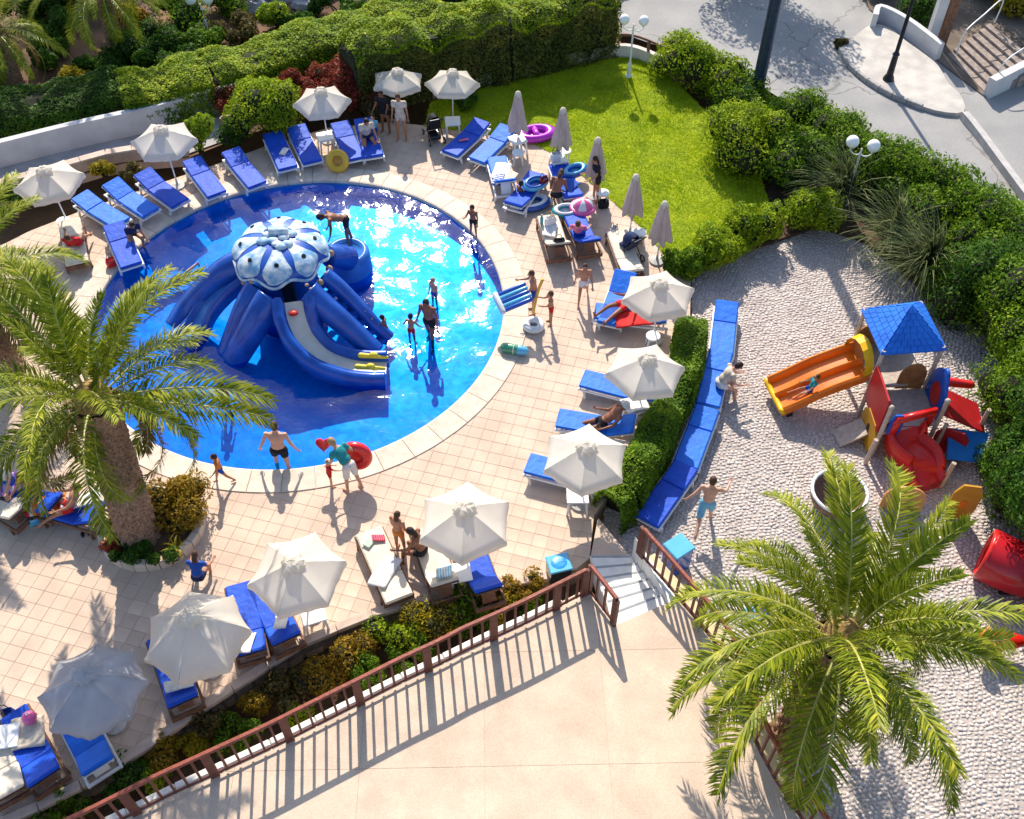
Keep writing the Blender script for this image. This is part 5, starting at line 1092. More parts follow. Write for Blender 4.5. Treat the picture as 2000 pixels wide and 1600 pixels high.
person('man bending over on the round octopus platform', P(682, 478, .45), 1.72, 195, 'dark', 'brown', ('black',), None, 70, 10, (72, 8, 12), (66, 8, 18), (4, 4, 6), (-4, 4, 8))
person('swimmer floating face down left of the octopus', P(340, 548, -.12), 1.7, 215, 'dark', 'fair', ('black',), None, 0, -10, (170, 20, 15), (150, 25, 20), (4, 6, 6), (-6, 6, 10), 'prone', -.16)
person('child standing in the shallow water behind the palm frond', P(448, 812, ZFL), 1.15, 80, 'dark', 'brown', ('black',), None, 5, 0, child=True)
person('person crouching at the pool edge behind the palm', P(262, 470, .05), 1.6, 310, 'dark', 'tan', ('black',), 'navy', 35, 0, (40, 8, 40), (50, 10, 40), (85, 8, 100), (95, 8, 110), 'sit', .2)
person('man in a tan shirt sitting on the blue lounger under the parasols', P(716, 268, .42), 1.74, 290, 'dark', 'tan', ('navy',), 'cream', 20, 12, (40, 8, 40), (40, 8, 40), (80, 10, 70), (78, 10, 75), 'sit', 0)
person('standing man in pale clothes under the far parasol pair', P(786, 272), 1.72, 265, 'brown', 'tan', ('cream',), 'cream', 8, 8)
person('child in patterned shirt beside the standing man', P(735, 280), 1.05, 250, 'dark', 'tan', ('blue',), 'cyan', 5, 0, child=True)
person('person in dark clothes behind the standing man', P(755, 258), 1.6, 250, 'dark', 'brown', ('black',), 'black', 10, 5, (30, 8, 40), (30, 8, 40))
person('brown-haired woman hunched among bags on the cluttered loungers', P(1085, 385, .40), 1.66, 70, 'brown', 'brown', ('black',), None, 42, 15, (40, 14, 30), (40, 14, 30), (80, 10, 80), (80, 12, 80), 'sit', 0, long=True)
person('dark-haired woman in black standing at the lawn edge', P(1163, 392), 1.62, 200, 'dark', 'tan', ('black',), 'black', 8, 8, (30, 8, 50), (20, 8, 50), long=True)
person('bather in pink top reclining on the wooden lounger', P(1130, 455, .46), 1.62, 80, 'brown', 'fair', ('blue',), 'pink', -35, 10, (-5, 10, 20), (5, 14, 30), (74, 6, 12), (70, 8, 20), 'sit', -.02)
person('child sitting between the loungers beside the inflatable boat', P(1012, 392, .05), 1.05, 40, 'dark', 'brown', ('blue',), None, 15, 0, (40, 10, 40), (40, 10, 40), (70, 15, 60), (70, 15, 60), 'sit', .1, child=True)
person('sunbather in red shorts lying under the first hedge-side parasol', P(1215, 602, .44), 1.72, 40, 'dark', 'brown', ('red',), None, 0, 0, (12, 14, 20), (12, 14, 20), (2, 6, 8), (14, 6, 30), 'lie', 0)
person('sunbather in white hat reclining on the blue lounger', P(1178, 828, .44), 1.70, 188, 'brown', 'brown', ('black',), None, -48, 12, (-10, 12, 45), (-5, 14, 60), (78, 5, 10), (74, 6, 16), 'sit', 0, hat='white')
person('pale-shirted person sitting sideways on the playground loungers', P(1405, 752, ZP+.42), 1.72, 8, 'dark', 'fair', ('white',), 'cream', 32, 15, (50, 8, 50), (45, 8, 60), (78, 10, 70), (70, 10, 65), 'sit', 0)
person('barefoot man in blue shorts walking along the playground loungers', P(1372, 1025, ZP), 1.74, 78, 'brown', 'fair', ('cyan', 'long'), None, 6, 4, (-18, 34, 25), (38, 30, 55), (-34, 4, 30), (18, 4, 4), fat=1.05)
person('child in a teal shirt sliding on the orange double slide', P(1582, 762, .42), 1.0, 185, 'brown', 'tan', ('blue',), 'teal', -10, 0, (30, 15, 20), (30, 15, 20), (75, 8, 20), (75, 8, 20), 'sit', 0, child=True)
person('person in a blue dress crouching between planter and sagging parasol', P(391, 1140), 1.45, 85, 'brown', 'tan', ('navy',), 'blue', 22, 10, (40, 14, 50), (40, 14, 50), (92, 12, 100), (92, 12, 100), 'sit', .18, skirt=False, long=True)
person('sunbather lying on the lounger left of the palm planter', P(140, 992, .44), 1.72, 190, 'brown', 'tan', ('red',), None, -30, 8, (20, 10, 30), (25, 12, 30), (74, 6, 14), (74, 8, 14), 'sit', 0)
person('person in orange sitting on the striped towels under the palm', P(72, 955, .44), 1.66, 250, 'brown', 'tan', ('red',), 'orange', 15, 8, (40, 10, 40), (45, 10, 40), (78, 8, 70), (78, 8, 70), 'sit', 0)
person('person with purple towel on the lounger under the palm', P(18, 940, .44), 1.66, 260, 'dark', 'fair', ('blue',), 'white', 8, 8, (40, 10, 40), (45, 10, 40), (78, 8, 60), (78, 8, 60), 'sit', 0)
person('child at the foot of the octopus steps', P(757, 668, ZFL), .95, 160, 'dark', 'brown', ('red',), None, 10, 0, (30, 10, 30), (30, 10, 30), child=True)
person('sunbather in red on the cream lounger behind the palm', P(150, 478, .44), 1.6, 95, 'brown', 'tan', ('red',), 'red', -40, 8, (20, 12, 40), (20, 12, 40), (76, 6, 12), (76, 8, 16), 'sit', 0)
# grow one continuous skin over every figure
for ob, vox, extra, mats in PEND:
    m = ob.modifiers.new('r', 'REMESH'); m.mode = 'VOXEL'; m.voxel_size = max(vox, .012); m.use_smooth_shade = True
    sm = ob.modifiers.new('s', 'SMOOTH'); sm.iterations = 3; sm.factor = .5
dg = bpy.context.evaluated_depsgraph_get()
for ob, vox, extra, mats in PEND:
    me = bpy.data.meshes.new_from_object(ob.evaluated_get(dg)); old = ob.data; ob.modifiers.clear()
    if extra is not None:
        n0 = len(me.vertices); co = np.empty(n0*3, np.float32); me.vertices.foreach_get('co', co); vs = co.reshape(-1, 3).tolist()+[list(v) for v in extra.v]
        fs = [tuple(p.vertices) for p in me.polygons]; nf = len(fs); fs += [tuple(i+n0 for i in f) for f in extra.f]; me2 = bpy.data.meshes.new('body'); me2.from_pydata(vs, [], fs); me2.polygons.foreach_set('material_index', [0]*nf+extra.mi); bpy.data.meshes.remove(me); me = me2; me.update()
    for q in mats: me.materials.append(q)
    me.polygons.foreach_set('use_smooth', [True]*len(me.polygons)); ob.data = me; bpy.data.meshes.remove(old)
# ================================================================== RAILINGS, WALLS, STREET
M_rail = pm('rail_wood', (.30, .075, .045), (.20, .05, .03), 8, .42, .3, 30)
M_raild = pm('rail_wood_dark', (.17, .055, .038), (.10, .035, .025), 8, .5, .3, 30)
def railing(label, pts, hgt, step=.24, post_every=6, start_post=True, end_post=True, postw=.16):
    o = thing('wooden_railing', label, 'railing', pts[len(pts)//2]); off = Vector(o.location); pts = [Vector(p)-off for p in pts]
    line = resample(smooth_path(pts, 4), step)
    if (line[-1]-pts[-1]).length > .05: line.append(pts[-1])
    up = Vector((0, 0, 1))
    for zz, w_, h_, nm, mt in ((hgt, .085, .06, 'handrail', M_rail), (.10, .05, .05, 'bottom_rail', M_raild)):
        mb = MB(); mb.tube([p+up*zz for p in line], w_*.62, 6 if nm == 'handrail' else 4, flat=.8); mb.build(nm, mt, o)
    bal = None
    for i, p in enumerate(line):
        d = (line[min(i+1, len(line)-1)]-line[max(i-1, 0)]).normalized(); a = math.atan2(d.y, d.x)
        post = i % post_every == 0 or i == len(line)-1
        if post and ((i == 0 and not start_post) or (i == len(line)-1 and not end_post)): continue
        mb = MB(); mb.box((0, 0, hgt/2-.01+(.0 if post else .035)), (postw if post else .04, .07 if post else .05, hgt-.02 if post else hgt-.09)); q = mb.build('post' if post else 'baluster', M_raild, o); q.location = p; q.rotation_euler = (0, 0, a)
    return o
up_ = Vector((0, 0, .06))
railing('brown wooden railing along the planting bed at the terrace edge', [p+Vector((.04, -.10, 0)) for p in PL(RAIL_L, ZT)], 1.0)
railing('short brown railing return at the top of the white steps', PL([(1149, 1156), (1170, 1183), (1197, 1219)], ZT), 1.0, .27, 9, postw=.14)
railing('curved brown railing between terrace and palm playground', PL(RAIL_R, ZT), 1.0, .24, 8, postw=.22)
# pale ledge outside the curved railing
lg_ = thing('garden_ledge', 'pale ledge and wall below the curved terrace railing', 'wall', P(1400, 1262, ZT)); lo_ = Vector(lg_.location)
ln = smooth_path(PL(RAIL_R, ZT), 3); mb = MB(); inn = []; out = []
for i, p in enumerate(ln):
    d = (ln[min(i+1, len(ln)-1)]-ln[max(i-1, 0)]).normalized(); n_ = Vector((-d.y, d.x, 0)); n_ = n_ if n_.x > 0 else -n_; inn.append(p+n_*.09-lo_); out.append(p+n_*.42-lo_)
m_ = len(inn); dz = Vector((0, 0, -.25)); dz2 = Vector((0, 0, -1.5)); vs = [p+dz for p in inn]+[p+dz for p in out]+[p+dz2 for p in out]
mb.add(vs, [(i, i+1, m_+i+1, m_+i) for i in range(m_-1)]+[(m_+i, m_+i+1, 2*m_+i+1, 2*m_+i) for i in range(m_-1)]); mb.build('ledge', pm('ochre_render', (.66, .55, .34), (.56, .46, .28), 3, .85, .3, 30), lg_)
mb = MB(); vs = [p+Vector((0, 0, 0)) for p in inn]+[p+dz2 for p in inn]; mb.add(vs, [(i, i+1, m_+i+1, m_+i) for i in range(m_-1)]); mb.build('terrace_face', MATS['ochre_render'], lg_)

# ---- white garden wall behind the pool with path and low rail
M_ww = pm('white_render', (.62, .60, .60), (.50, .49, .5), 1.6, .85, .3, 30)
def wall(name, label, pts, th, h0, h1, mat, capm=None, cat='wall'):
    o = thing(name, label, cat, pts[len(pts)//2]); off = Vector((o.location.x, o.location.y, 0)); o.location = off; line = smooth_path([Vector((p.x, p.y, 0))-off for p in pts], 4); L0, L1 = [], []
    for i, p in enumerate(line):
        d = (line[min(i+1, len(line)-1)]-line[max(i-1, 0)]).normalized(); n_ = Vector((-d.y, d.x, 0)); L0.append(p-n_*th/2); L1.append(p+n_*th/2)
    mb = MB(); mb.prism(L0+L1[::-1], h0, h1); mb.build('wall_body', mat, o)
    if capm:
        ln2 = resample(line, .8)
        for a, b in zip(ln2, ln2[1:]):
            d = (b-a).normalized(); m2 = MB(); m2.box((0, 0, 0), ((b-a).length-.012, th+.07, .06), Matrix.Rotation(math.atan2(d.y, d.x), 3, 'Z'), bev=.012); m2.build('cap_stone', capm, o).location = (a+b)/2+Vector((0, 0, h1+.032))
    return o
wall('garden_wall', 'white rendered garden wall in shade below the clipped hedge', PL([(-150, 362), (0, 325), (150, 287), (290, 255), (430, 217), (480, 208)]), .22, -.4, .85, M_ww)
wall('low_parapet', 'low pinkish parapet between garden path and pool deck', PL([(-100, 400), (0, 378), (150, 335), (240, 312), (370, 300)]), .22, -.4, .34, pm('pink_render', (.52, .40, .33), (.4, .31, .26), 3, .85, .4, 30), M_cap)
mb = MB(); mb.prism(PL([(-150, 366), (0, 330), (150, 291), (290, 260), (430, 222), (480, 212), (480, 260), (370, 300), (240, 312), (150, 335), (0, 378), (-100, 400)]), -1.3, .01, side=False)
tag(mb.build('garden_path', pm('concrete_path', (.42, .40, .39), (.32, .31, .31), 2, .85, .3, 30)), kind='structure')
mb = MB(); mb.prism(PL([(-300, 420), (0, 384), (240, 318), (370, 306), (480, 262), (640, 215), (840, 195), (1100, 128), (1215, 110), (1200, -60), (900, -200), (-300, -200)]), -1.3, -.03, side=False)
tag(mb.build('planted_ground', pm('bed_earth', (.24, .135, .08), (.09, .055, .035), .8, .95, .6, 12)), kind='structure')
# wooden rail on low white wall behind the lawn
fz = .0
wall('lawn_wall', 'low white wall at the back of the lawn under the wooden rail', PL([(930, 170), (1010, 150), (1100, 128), (1180, 112), (1232, 110), (1290, 132), (1320, 145)]), .18, -.4, .42, pm('wall_paint', (.66, .62, .56), (.52, .48, .43), 2, .85, .3, 20))
fp = smooth_path(PL([(930, 170), (1010, 150), (1100, 128), (1180, 112), (1232, 110), (1290, 132), (1330, 150)]), 4)
fo = thing('wooden_rail_fence', 'dark wooden rail fence on the low wall behind the lawn', 'fence', fp[8]); off = Vector(fo.location)
mb = MB(); mb.tube([p-off+Vector((0, 0, .80)) for p in fp], .05, 6); mb.build('top_rail', M_wood, fo)
for p in resample(fp, 1.3):
    mb = MB(); mb.box((0, 0, .60), (.10, .10, .42)); mb.build('post', M_wood, fo).location = p-off
# wooden rail behind the parasols
fp = smooth_path(PL([(440, 262), (560, 240), (690, 215), (760, 205), (870, 188)]), 4)
fo = thing('wooden_rail_fence', 'low wooden rail under the red shrubs behind the parasols', 'fence', fp[6]); off = Vector(fo.location)
mb = MB(); mb.tube([p-off+Vector((0, 0, .62)) for p in fp], .05, 6); mb.build('top_rail', pm('pale_wood', (.42, .28, .18), (.3, .2, .13), 8, .7), fo)
for p in resample(fp, 1.4):
    mb = MB(); mb.box((0, 0, .30), (.10, .10, .62)); mb.build('post', MATS['pale_wood'], fo).location = p-off

# ---- globe lamps
M_lampw = pm('lamp_white', (.80, .80, .78), (.7, .7, .68), 5, .4); M_globe = pm('lamp_globe', (.86, .87, .84), (.8, .81, .78), 5, .2)
def globe_lamp(label, base, hgt, az, r=.17, arm=.32, mat=None, lean=0, group='double-globe garden lamps'):
    mat = mat or M_lampw; o = thing('globe_lamp', label, 'lamp', base, az, group); o.rotation_euler = (lean, 0, az)
    mb = MB(); mb.lathe([(.13, 0), (.13, .05), (.09, .10), (.075, .45), (.05, .55), (.035, .6), (.03, hgt-.25), (.045, hgt-.2), (.03, hgt-.12), (.02, hgt)], 12); mb.build('post', mat, o)
    for s_ in (-1, 1):
        mb = MB(); mb.tube(smooth_path([(0, 0, hgt-.2), (s_*arm*.5, 0, hgt-.24), (s_*arm, 0, hgt-.14), (s_*arm, 0, hgt-.04)], 4), .018, 6); a = mb.build('arm', mat, o)
        mb = MB(); mb.lathe([(.05, hgt-.05), (.07, hgt-.02), (.05, hgt)], 10, (s_*arm, 0, 0)); mb.build('collar', mat, a)
        mb = MB(); mb.ell((s_*arm, 0, hgt+r*.85), r, 14, 10); mb.build('globe', M_globe, o, True)
    return o
b = P(1228, 150); globe_lamp('white double-globe lamp on the lawn, long shadow beside it', b, 1.95, R(-8))
b = P(1650, 398, -.2); globe_lamp('white double-globe lamp leaning out of the fountain grass', b, 2.0, R(-20), .19, .30)
b = P(405, 66, 0); globe_lamp('double-globe lamp in the garden beyond the clipped hedge', b, 1.15, R(5), .2, .30)
M_dark = MATS['lamp_iron'] if 'lamp_iron' in MATS else pm('lamp_iron', (.025, .028, .035), (.015, .017, .02), 6, .4, 0, None, .3)
b = P(1735, 155, -.15)
o = thing('street_lamp', 'black iron lamp standing on the kerbed pavement island', 'lamp', b); hgt = 5.0
mb = MB(); mb.lathe([(.20, 0), (.18, .08), (.12, .2), (.10, .9), (.13, .95), (.07, 1.05), (.055, hgt-.5), (.09, hgt-.4), (.05, hgt-.3), (.03, hgt)], 12); mb.build('post', M_dark, o)
for s_ in (-1, 1):
    mb = MB(); mb.tube(smooth_path([(0, 0, hgt-.35), (s_*.3, 0, hgt-.4), (s_*.5, 0, hgt-.1)], 4), .03, 6); mb.build('arm', M_dark, o)
    mb = MB(); mb.lathe([(.05, hgt-.1), (.22, hgt+.05), (.24, hgt+.3), (.1, hgt+.45), (.02, hgt+.5)], 12, (s_*.5, 0, 0)); mb.build('lantern', M_dark, o)
b = P(1472, 210, -.25); o = thing('street_pole', 'tall thick dark blue pole rising beside the road hedge', 'pole', b)
mb = MB(); mb.lathe([(.23, 0), (.23, .5), (.21, .55), (.16, 9.5)], 16); mb.build('shaft', pm('pole_paint', (.035, .055, .11), (.025, .04, .08), 5, .35, 0, None, .3), o, False)
mb = MB(); mb.lathe([(.30, 0), (.30, .04), (.2, .06)], 16); mb.build('foot_plate', M_dark, o)
b = P(1453, 215, -.25); o = thing('meter_cabinet', 'small blue cabinet with white domed top beside the tall pole', 'cabinet', b)
mb = MB(); mb.box((0, 0, .40), (.42, .40, .8), None, 0, .03); mb.build('body', pm('cabinet_blue', (.05, .14, .33), (.04, .1, .26), 4, .4), o)
mb = MB(); mb.lathe([(.27, .80), (.27, .86), (.2, .97), (.02, 1.02)], 16); mb.build('lid', M_plast, o, True)

# ---- street corner: kerbed island, wall, wooden steps, gate pillar
isl = [(1640, 100), (1655, 128), (1690, 160), (1745, 192), (1822, 222), (1880, 225), (1872, 190), (1850, 170), (1830, 135), (1800, 110), (1765, 85), (1735, 60), (1700, 55), (1665, 80)]
o = thing('pavement_island', None, None, P(1735, 150, -.3)); off = Vector(o.location); tag(o, kind='structure')
ip = smooth_path(PL(isl+[isl[0]], -.3), 3)[:-1]; mb = MB(); mb.prism([(p.x-off.x, p.y-off.y) for p in ip], 0, .14); mb.build('island_top', pm('pavement', (.56, .52, .47), (.42, .39, .36), 2, .9, .5, 25), o)
kl_ = resample(smooth_path(PL(isl[:5], -.3), 6), .55)
for a, b in zip(kl_, kl_[1:]):
    d = (b-a).normalized(); m2 = MB(); m2.box((0, 0, .09), ((b-a).length-.01, .16, .19), Matrix.Rotation(math.atan2(d.y, d.x), 3, 'Z'), bev=.02); m2.build('kerb_stone', pm('kerb_grey', (.42, .40, .38), (.3, .29, .28), 5, .8, .3, 30), o).location = (a+b)/2-off
wall('street_wall', 'low white wall curving behind the street corner', PL([(1702, 60), (1712, 42), (1765, 68), (1830, 118)], -.3), .2, -.4, .35, M_ww)
wall('street_wall', 'low white wall at the foot of the wooden steps', PL([(1925, 190), (1975, 165), (2060, 120)], -.3), .28, -.4, .40, M_ww)
o = thing('gate_pillar', 'white gate pillar with dark wooden post by the steps', 'pillar', P(1815, 85, -.3)); mb = MB(); mb.box((0, 0, 1.1), (.34, .34, 2.3), None, 0, .02); mb.build('pillar', M_ww, o)
mb = MB(); mb.box((.38, -.10, 1.2), (.30, .30, 2.4), None, 0, .02); mb.build('timber_post', M_wood, o)
st2 = thing('timber_steps', 'broad weathered timber steps beyond the street corner', 'steps', P(1900, 150, -.3)); off = Vector(st2.location)
C0, C1, D0, D1 = P(1850, 108, -.3), P(1925, 185, -.3), P(1935, 45, .3), P(2040, 130, .3)
for k in range(7):
    t0_, t1_ = k/7, (k+1)/7; q = [C0.lerp(D0, t0_), C1.lerp(D1, t0_), C1.lerp(D1, t1_-.015), C0.lerp(D0, t1_-.015)]
    mb = MB(); mb.prism([(p.x-off.x, p.y-off.y) for p in q], 0, .06+.09*k); mb.build('step', pm('weathered_timber', (.36, .29, .25), (.22, .18, .16), 6, .85, .5, 30), st2)
for k, (a, b) in enumerate((((1868, 108), (1942, 45)), ((1945, 165), (2050, 100)))):
    o = thing('handrail', ['thin bent white handrail left of the timber steps', 'white handrail right of the timber steps'][k], 'handrail', P(*a, -.1)); off = Vector(o.location); p, q = P(*a, -.1), P(*b, .4)
    mb = MB(); mb.tube(smooth_path([p-off, p-off+Vector((0, 0, .85)), (p+q)/2-off+Vector((0, 0, .95)), q-off+Vector((0, 0, .9)), q-off], 6), .025, 6); mb.build('tube', M_lampw, o)
wall('street_kerb', 'long low kerb wall running down the far side of the road', PL([(1880, 232), (1905, 262), (1955, 330), (2030, 430), (2200, 640)], -.3), .22, -.4, -.02, pm('kerb_pale', (.5, .48, .46), (.4, .38, .37), 3, .85), cat='kerb')
mb = MB(); mb.prism(PL([(1700, 20), (1830, 118), (1925, 190), (2060, 120), (2400, 200), (2400, -300), (1500, -300)], -.27), -1.3, -.26, side=False)
tag(mb.build('side_yard', pm('yard_earth', (.22, .17, .13), (.13, .10, .08), 1.5, .95, .5, 12)), kind='structure')
for i, (a, b, r_, hh_, mt, lb) in enumerate(((1790, 40, .7, 1.0, DEEP, 'dark bush behind the curved street wall'), (1975, 25, .8, .9, YELL, 'yellow-green plant above the timber steps'), (1930, -10, 1.0, 1.3, DEEP, 'dark bush beyond the timber steps'), (1725, -20, 1.1, 1.5, DEEP, 'dark tree-like bush at the top of the side lane'), (1645, 92, .28, .3, DRY, 'small dry weed at the tip of the pavement island'))):
    shrub('street_shrub', lb, 'shrub', P(a, b, -.28), (r_, r_*.85, hh_), 3500, .1, mt, 8, 220+i)
# street trees just beyond the frame whose shade lies on the road and steps
def tree(label, base, hgt, rad, seed, n=9000):
    rg = np.random.default_rng(seed); o = thing('street_tree', label, 'tree', base, 0, 'trees beyond the picture edge')
    mb = MB(); mb.tube([(0, 0, -.1), (.1, 0, hgt*.3), (-.05, .1, hgt*.55)], [.20, .16, .11], 8)
    for k in range(6):
        a = k*1.05; mb.tube([(-.05, .1, hgt*.5), (math.cos(a)*rad*.35, math.sin(a)*rad*.35, hgt*.7), (math.cos(a)*rad*.6, math.sin(a)*rad*.6, hgt*.85)], [.09, .06, .02], 6)
    mb.build('trunk', M_bark, o); k = 16; dirs = unit(rg.normal(0, 1, (k, 3))); cen = dirs*rg.uniform(.3, .8, (k, 1))*np.array([rad, rad, hgt*.28])+np.array([0, 0, hgt*.74]); i = rg.integers(0, k, n); dn = unit(rg.normal(0, 1, (n, 3)))
    C = cen[i]+dn*(rad*.42*(1-np.abs(rg.normal(0, .2, n))))[:, None]; V, F = leaves(C, dn, .16, .5, .8); link('crown', npmesh('crown', V, F), GREEN, o)
tree('leafy street tree casting shade over the side lane', (9.6, 40.6, -.3), 5.6, 2.8, 301, 14000)
tree('leafy street tree shading the lane wall', (15.8, 42.6, -.3), 5.4, 2.4, 304, 12000)
tree('garden tree shading the corner palms', (-16.5, 40.2, -.1), 5.2, 2.6, 305, 12000)
tree('garden tree shading the rocks', (-9.5, 42.5, -.1), 5.4, 2.6, 306, 12000)
tree('leafy street tree shading the timber steps', (19.5, 38.5, -.3), 5.4, 2.6, 302, 12000)
tree('leafy street tree shading the far kerb', (21.2, 33.2, -.3), 4.6, 2.2, 303)
# ================================================================== SMALL THINGS BY THE POOL
def ringmesh(mb, c, R0, r0, n=28, m=12, M=None, mi=None, flat=1.0):
    c = Vector(c); vs = []; fs = []
    for i in range(n):
        a = 2*math.pi*i/n
        for k in range(m):
            b = 2*math.pi*k/m; v = Vector(((R0+r0*math.cos(b))*math.cos(a), (R0+r0*math.cos(b))*math.sin(a), r0*math.sin(b)*flat)); vs.append((M @ v if M else v)+c)
    for i in range(n):
        for k in range(m): fs.append((i*m+k, ((i+1) % n)*m+k, ((i+1) % n)*m+(k+1) % m, i*m+(k+1) % m))
    base = len(mb.mi); mb.add(vs, fs)
    if mi:
        for i in range(n): 
            for k in range(m): mb.mi[base+i*m+k] = mi(i, k)
def vin(n, c, c2=None): return pm('vinyl_'+n, c, c2 or tuple(v*.85 for v in c), 3, .25, 0, None, 0, 0, .5, coat=.3)
V_y, V_o = vin('yellow', (.80, .45, .02)), vin('amber', (.60, .25, .01)); V_p, V_p2 = vin('purple', (.50, .02, .55)), vin('violet', (.62, .06, .66)); V_b, V_lb, V_w, V_t, V_r, V_k, V_pk, V_g = vin('blue', (.01, .09, .45)), vin('sky', (.10, .45, .72)), vin('white', (.78, .78, .78)), vin('teal', (.02, .28, .32)), vin('red', (.72, .015, .015)), vin('black', (.02, .02, .025)), vin('pink', (.78, .12, .36)), vin('green', (.05, .30, .16))
# yellow swim ring leaning against the stool
o = thing('swim_ring', 'yellow swim ring with amber centre standing by the far loungers', 'swim ring', P(662, 332)); M = rot('X', 62)
mb = MB(); ringmesh(mb, (0, 0, .34), .25, .115, M=M); mb.build('ring', V_y, o, True); mb = MB(); mb.lathe([(.17, -.02), (.17, .02), (.05, .05), (.01, .05)], 18, (0, 0, .34), 0, M); mb.build('ring_floor', V_o, o)
# purple inflatable
o = thing('inflatable_boat', 'purple inflatable boat on the lawn by the furled parasol', 'inflatable', P(1047, 268), R(15)); mb = MB(); ringmesh(mb, (0, 0, .14), .36, .14, flat=.95); mb.v = [(x*1.35, y*.85, z) for x, y, z in mb.v]; mb.build('tube', V_p, o, True); mb = MB(); mb.lathe([(.30, .05), (.28, .09), (.01, .10)], 20); mb.v = [(x*1.35, y*.85, z) for x, y, z in mb.v]; mb.build('floor', V_p2, o); mb = MB(); mb.tube([(0, -.25, .16), (0, .25, .16)], .10, 10); mb.build('seat', V_p2, o, True)
def boat(label, px, rz, sc, m1, m2, z=0.0, tilt=0):
    o = thing('inflatable_boat', label, 'inflatable', P(px[0], px[1], z), R(rz)); o.rotation_euler = (R(tilt), 0, R(rz))
    mb = MB(); ringmesh(mb, (0, 0, .13), .36, .13); mb.v = [(x*1.45*sc, y*.9*sc, z_*sc+.08*sc*abs(x)**2) for x, y, z_ in mb.v]; mb.build('tube', m1, o, True)
    mb = MB(); ringmesh(mb, (0, 0, .22), .34, .075); mb.v = [(x*1.45*sc, y*.9*sc, z_*sc+.08*sc*abs(x)**2) for x, y, z_ in mb.v]; mb.build('top_tube', m2, o, True); mb = MB(); mb.lathe([(.32, .05), (.01, .06)], 20); mb.v = [(x*1.4*sc, y*.88*sc, z_*sc) for x, y, z_ in mb.v]; mb.build('floor', m2, o); return o
boat('blue and white inflatable boat on the deck beside the draped lounger', (1038, 402), 15, .85, V_b, V_w); boat('light blue inflatable ring boat on the cluttered loungers', (1045, 362), 30, .62, V_lb, V_b, .45, 12); boat('teal and white inflatable ring beside the pink dome float', (1105, 415), 10, .62, V_t, V_w, .3, 8); boat('bright blue inflatable behind the white table', (1122, 338), 40, .66, V_b, V_lb, .3)
o = thing('dome_float', 'pink and white dome-shaped baby float on the cluttered loungers', 'inflatable', P(1138, 405, .42), R(20)); mb = MB(); N_ = 16; vs = []
for i in range(7):
    t = i/6*math.pi/2
    for k in range(N_): a = 2*math.pi*k/N_; vs.append((.34*math.cos(t)*math.cos(a), .30*math.cos(t)*math.sin(a), .30*math.sin(t)))
mb.add(vs, [(i*N_+k, i*N_+(k+1) % N_, (i+1)*N_+(k+1) % N_, (i+1)*N_+k) for i in range(6) for k in range(N_)]); mb.mi = [(k//2) % 2 for i in range(6) for k in range(N_)]; mb.build('dome', [V_pk, V_w], o, True); mb = MB(); ringmesh(mb, (0, 0, 0), .33, .07); mb.build('rim', V_pk, o, True)
# raft carried by a bather, white ring, rolled mat, noodle, red ring, heart balloon
q = jr['handL']; o = thing('inflatable_raft', 'quilted blue and white raft carried at the pool rim', 'inflatable', (q.x-.18, q.y-.06, q.z-.02), R(20)); o.rotation_euler = (R(18), R(-12), R(20)); mb = MB()
for k in range(5): mb.cap((-.38, -.24+.12*k, 0), (.38, -.24+.12*k, 0), .065, .065, 8, k % 2)
mb.build('tubes', [V_b, V_lb], o, True); mb = MB(); mb.cap((-.42, -.26, .03), (-.42, .26, .03), .085, .085, 8); mb.build('pillow', V_w, o, True)
o = thing('swim_ring', 'white swim ring lying on the deck beside the child with noodle', 'swim ring', P(1042, 640)); mb = MB(); ringmesh(mb, (0, 0, .10), .20, .10, M=None); mb.build('ring', V_w, o, True); mb = MB(); mb.lathe([(.12, .04), (.01, .045)], 16); mb.build('ring_floor', cloth('greycloth', (.3, .32, .36)), o)
o = thing('rolled_mat', 'rolled green and blue air mat lying at the pool rim', 'air mat', P(1004, 682, .14), R(-14)); mb = MB(); mb.cap((-.24, 0, 0), (.1, 0, 0), .135, .135, 12); mb.build('roll', V_g, o, True); mb = MB(); mb.cap((.13, 0, 0), (.27, 0, 0), .14, .12, 12); mb.build('roll_end', V_lb, o, True); mb = MB(); mb.tube([(0, .14*math.cos(a), .14*math.sin(a)) for a in [2*math.pi*i/16 for i in range(17)]], .012, 5, cap=False); mb.build('strap', V_w, o)
q = jn['handR']; o = thing('pool_noodle', 'yellow pool noodle held upright by the child in red shorts', 'pool noodle', q); mb = MB(); mb.tube(smooth_path([(-.10, -.05, -.55), (-.03, 0, -.1), (.04, .03, .25), (.14, .08, .55)], 5), .042, 8); mb.build('noodle', V_y, o, True)
q = jw['handR']; o = thing('swim_ring', 'big red swim ring on the arm of the woman in teal', 'swim ring', (q.x+.18, q.y-.12, q.z-.10)); mb = MB(); M = rot('Z', -20) @ rot('X', 78) @ rot('Y', 15); ringmesh(mb, (0, 0, 0), .28, .12, M=M); mb.build('ring', V_r, o, True); mb = MB(); mb.lathe([(.19, -.015), (.19, .015), (.01, .02)], 18, (0, 0, 0), 0, M); mb.build('ring_floor', V_r, o)
q = P(632, 868, .95); o = thing('heart_float', 'small red heart-shaped float held out over the water', 'inflatable', q); mb = MB(); hv = []
for i in range(28): t = 2*math.pi*i/28; hv.append((.016*(16*math.sin(t)**3)*.75, .016*(13*math.cos(t)-5*math.cos(2*t)-2*math.cos(3*t)-math.cos(4*t))*.75))
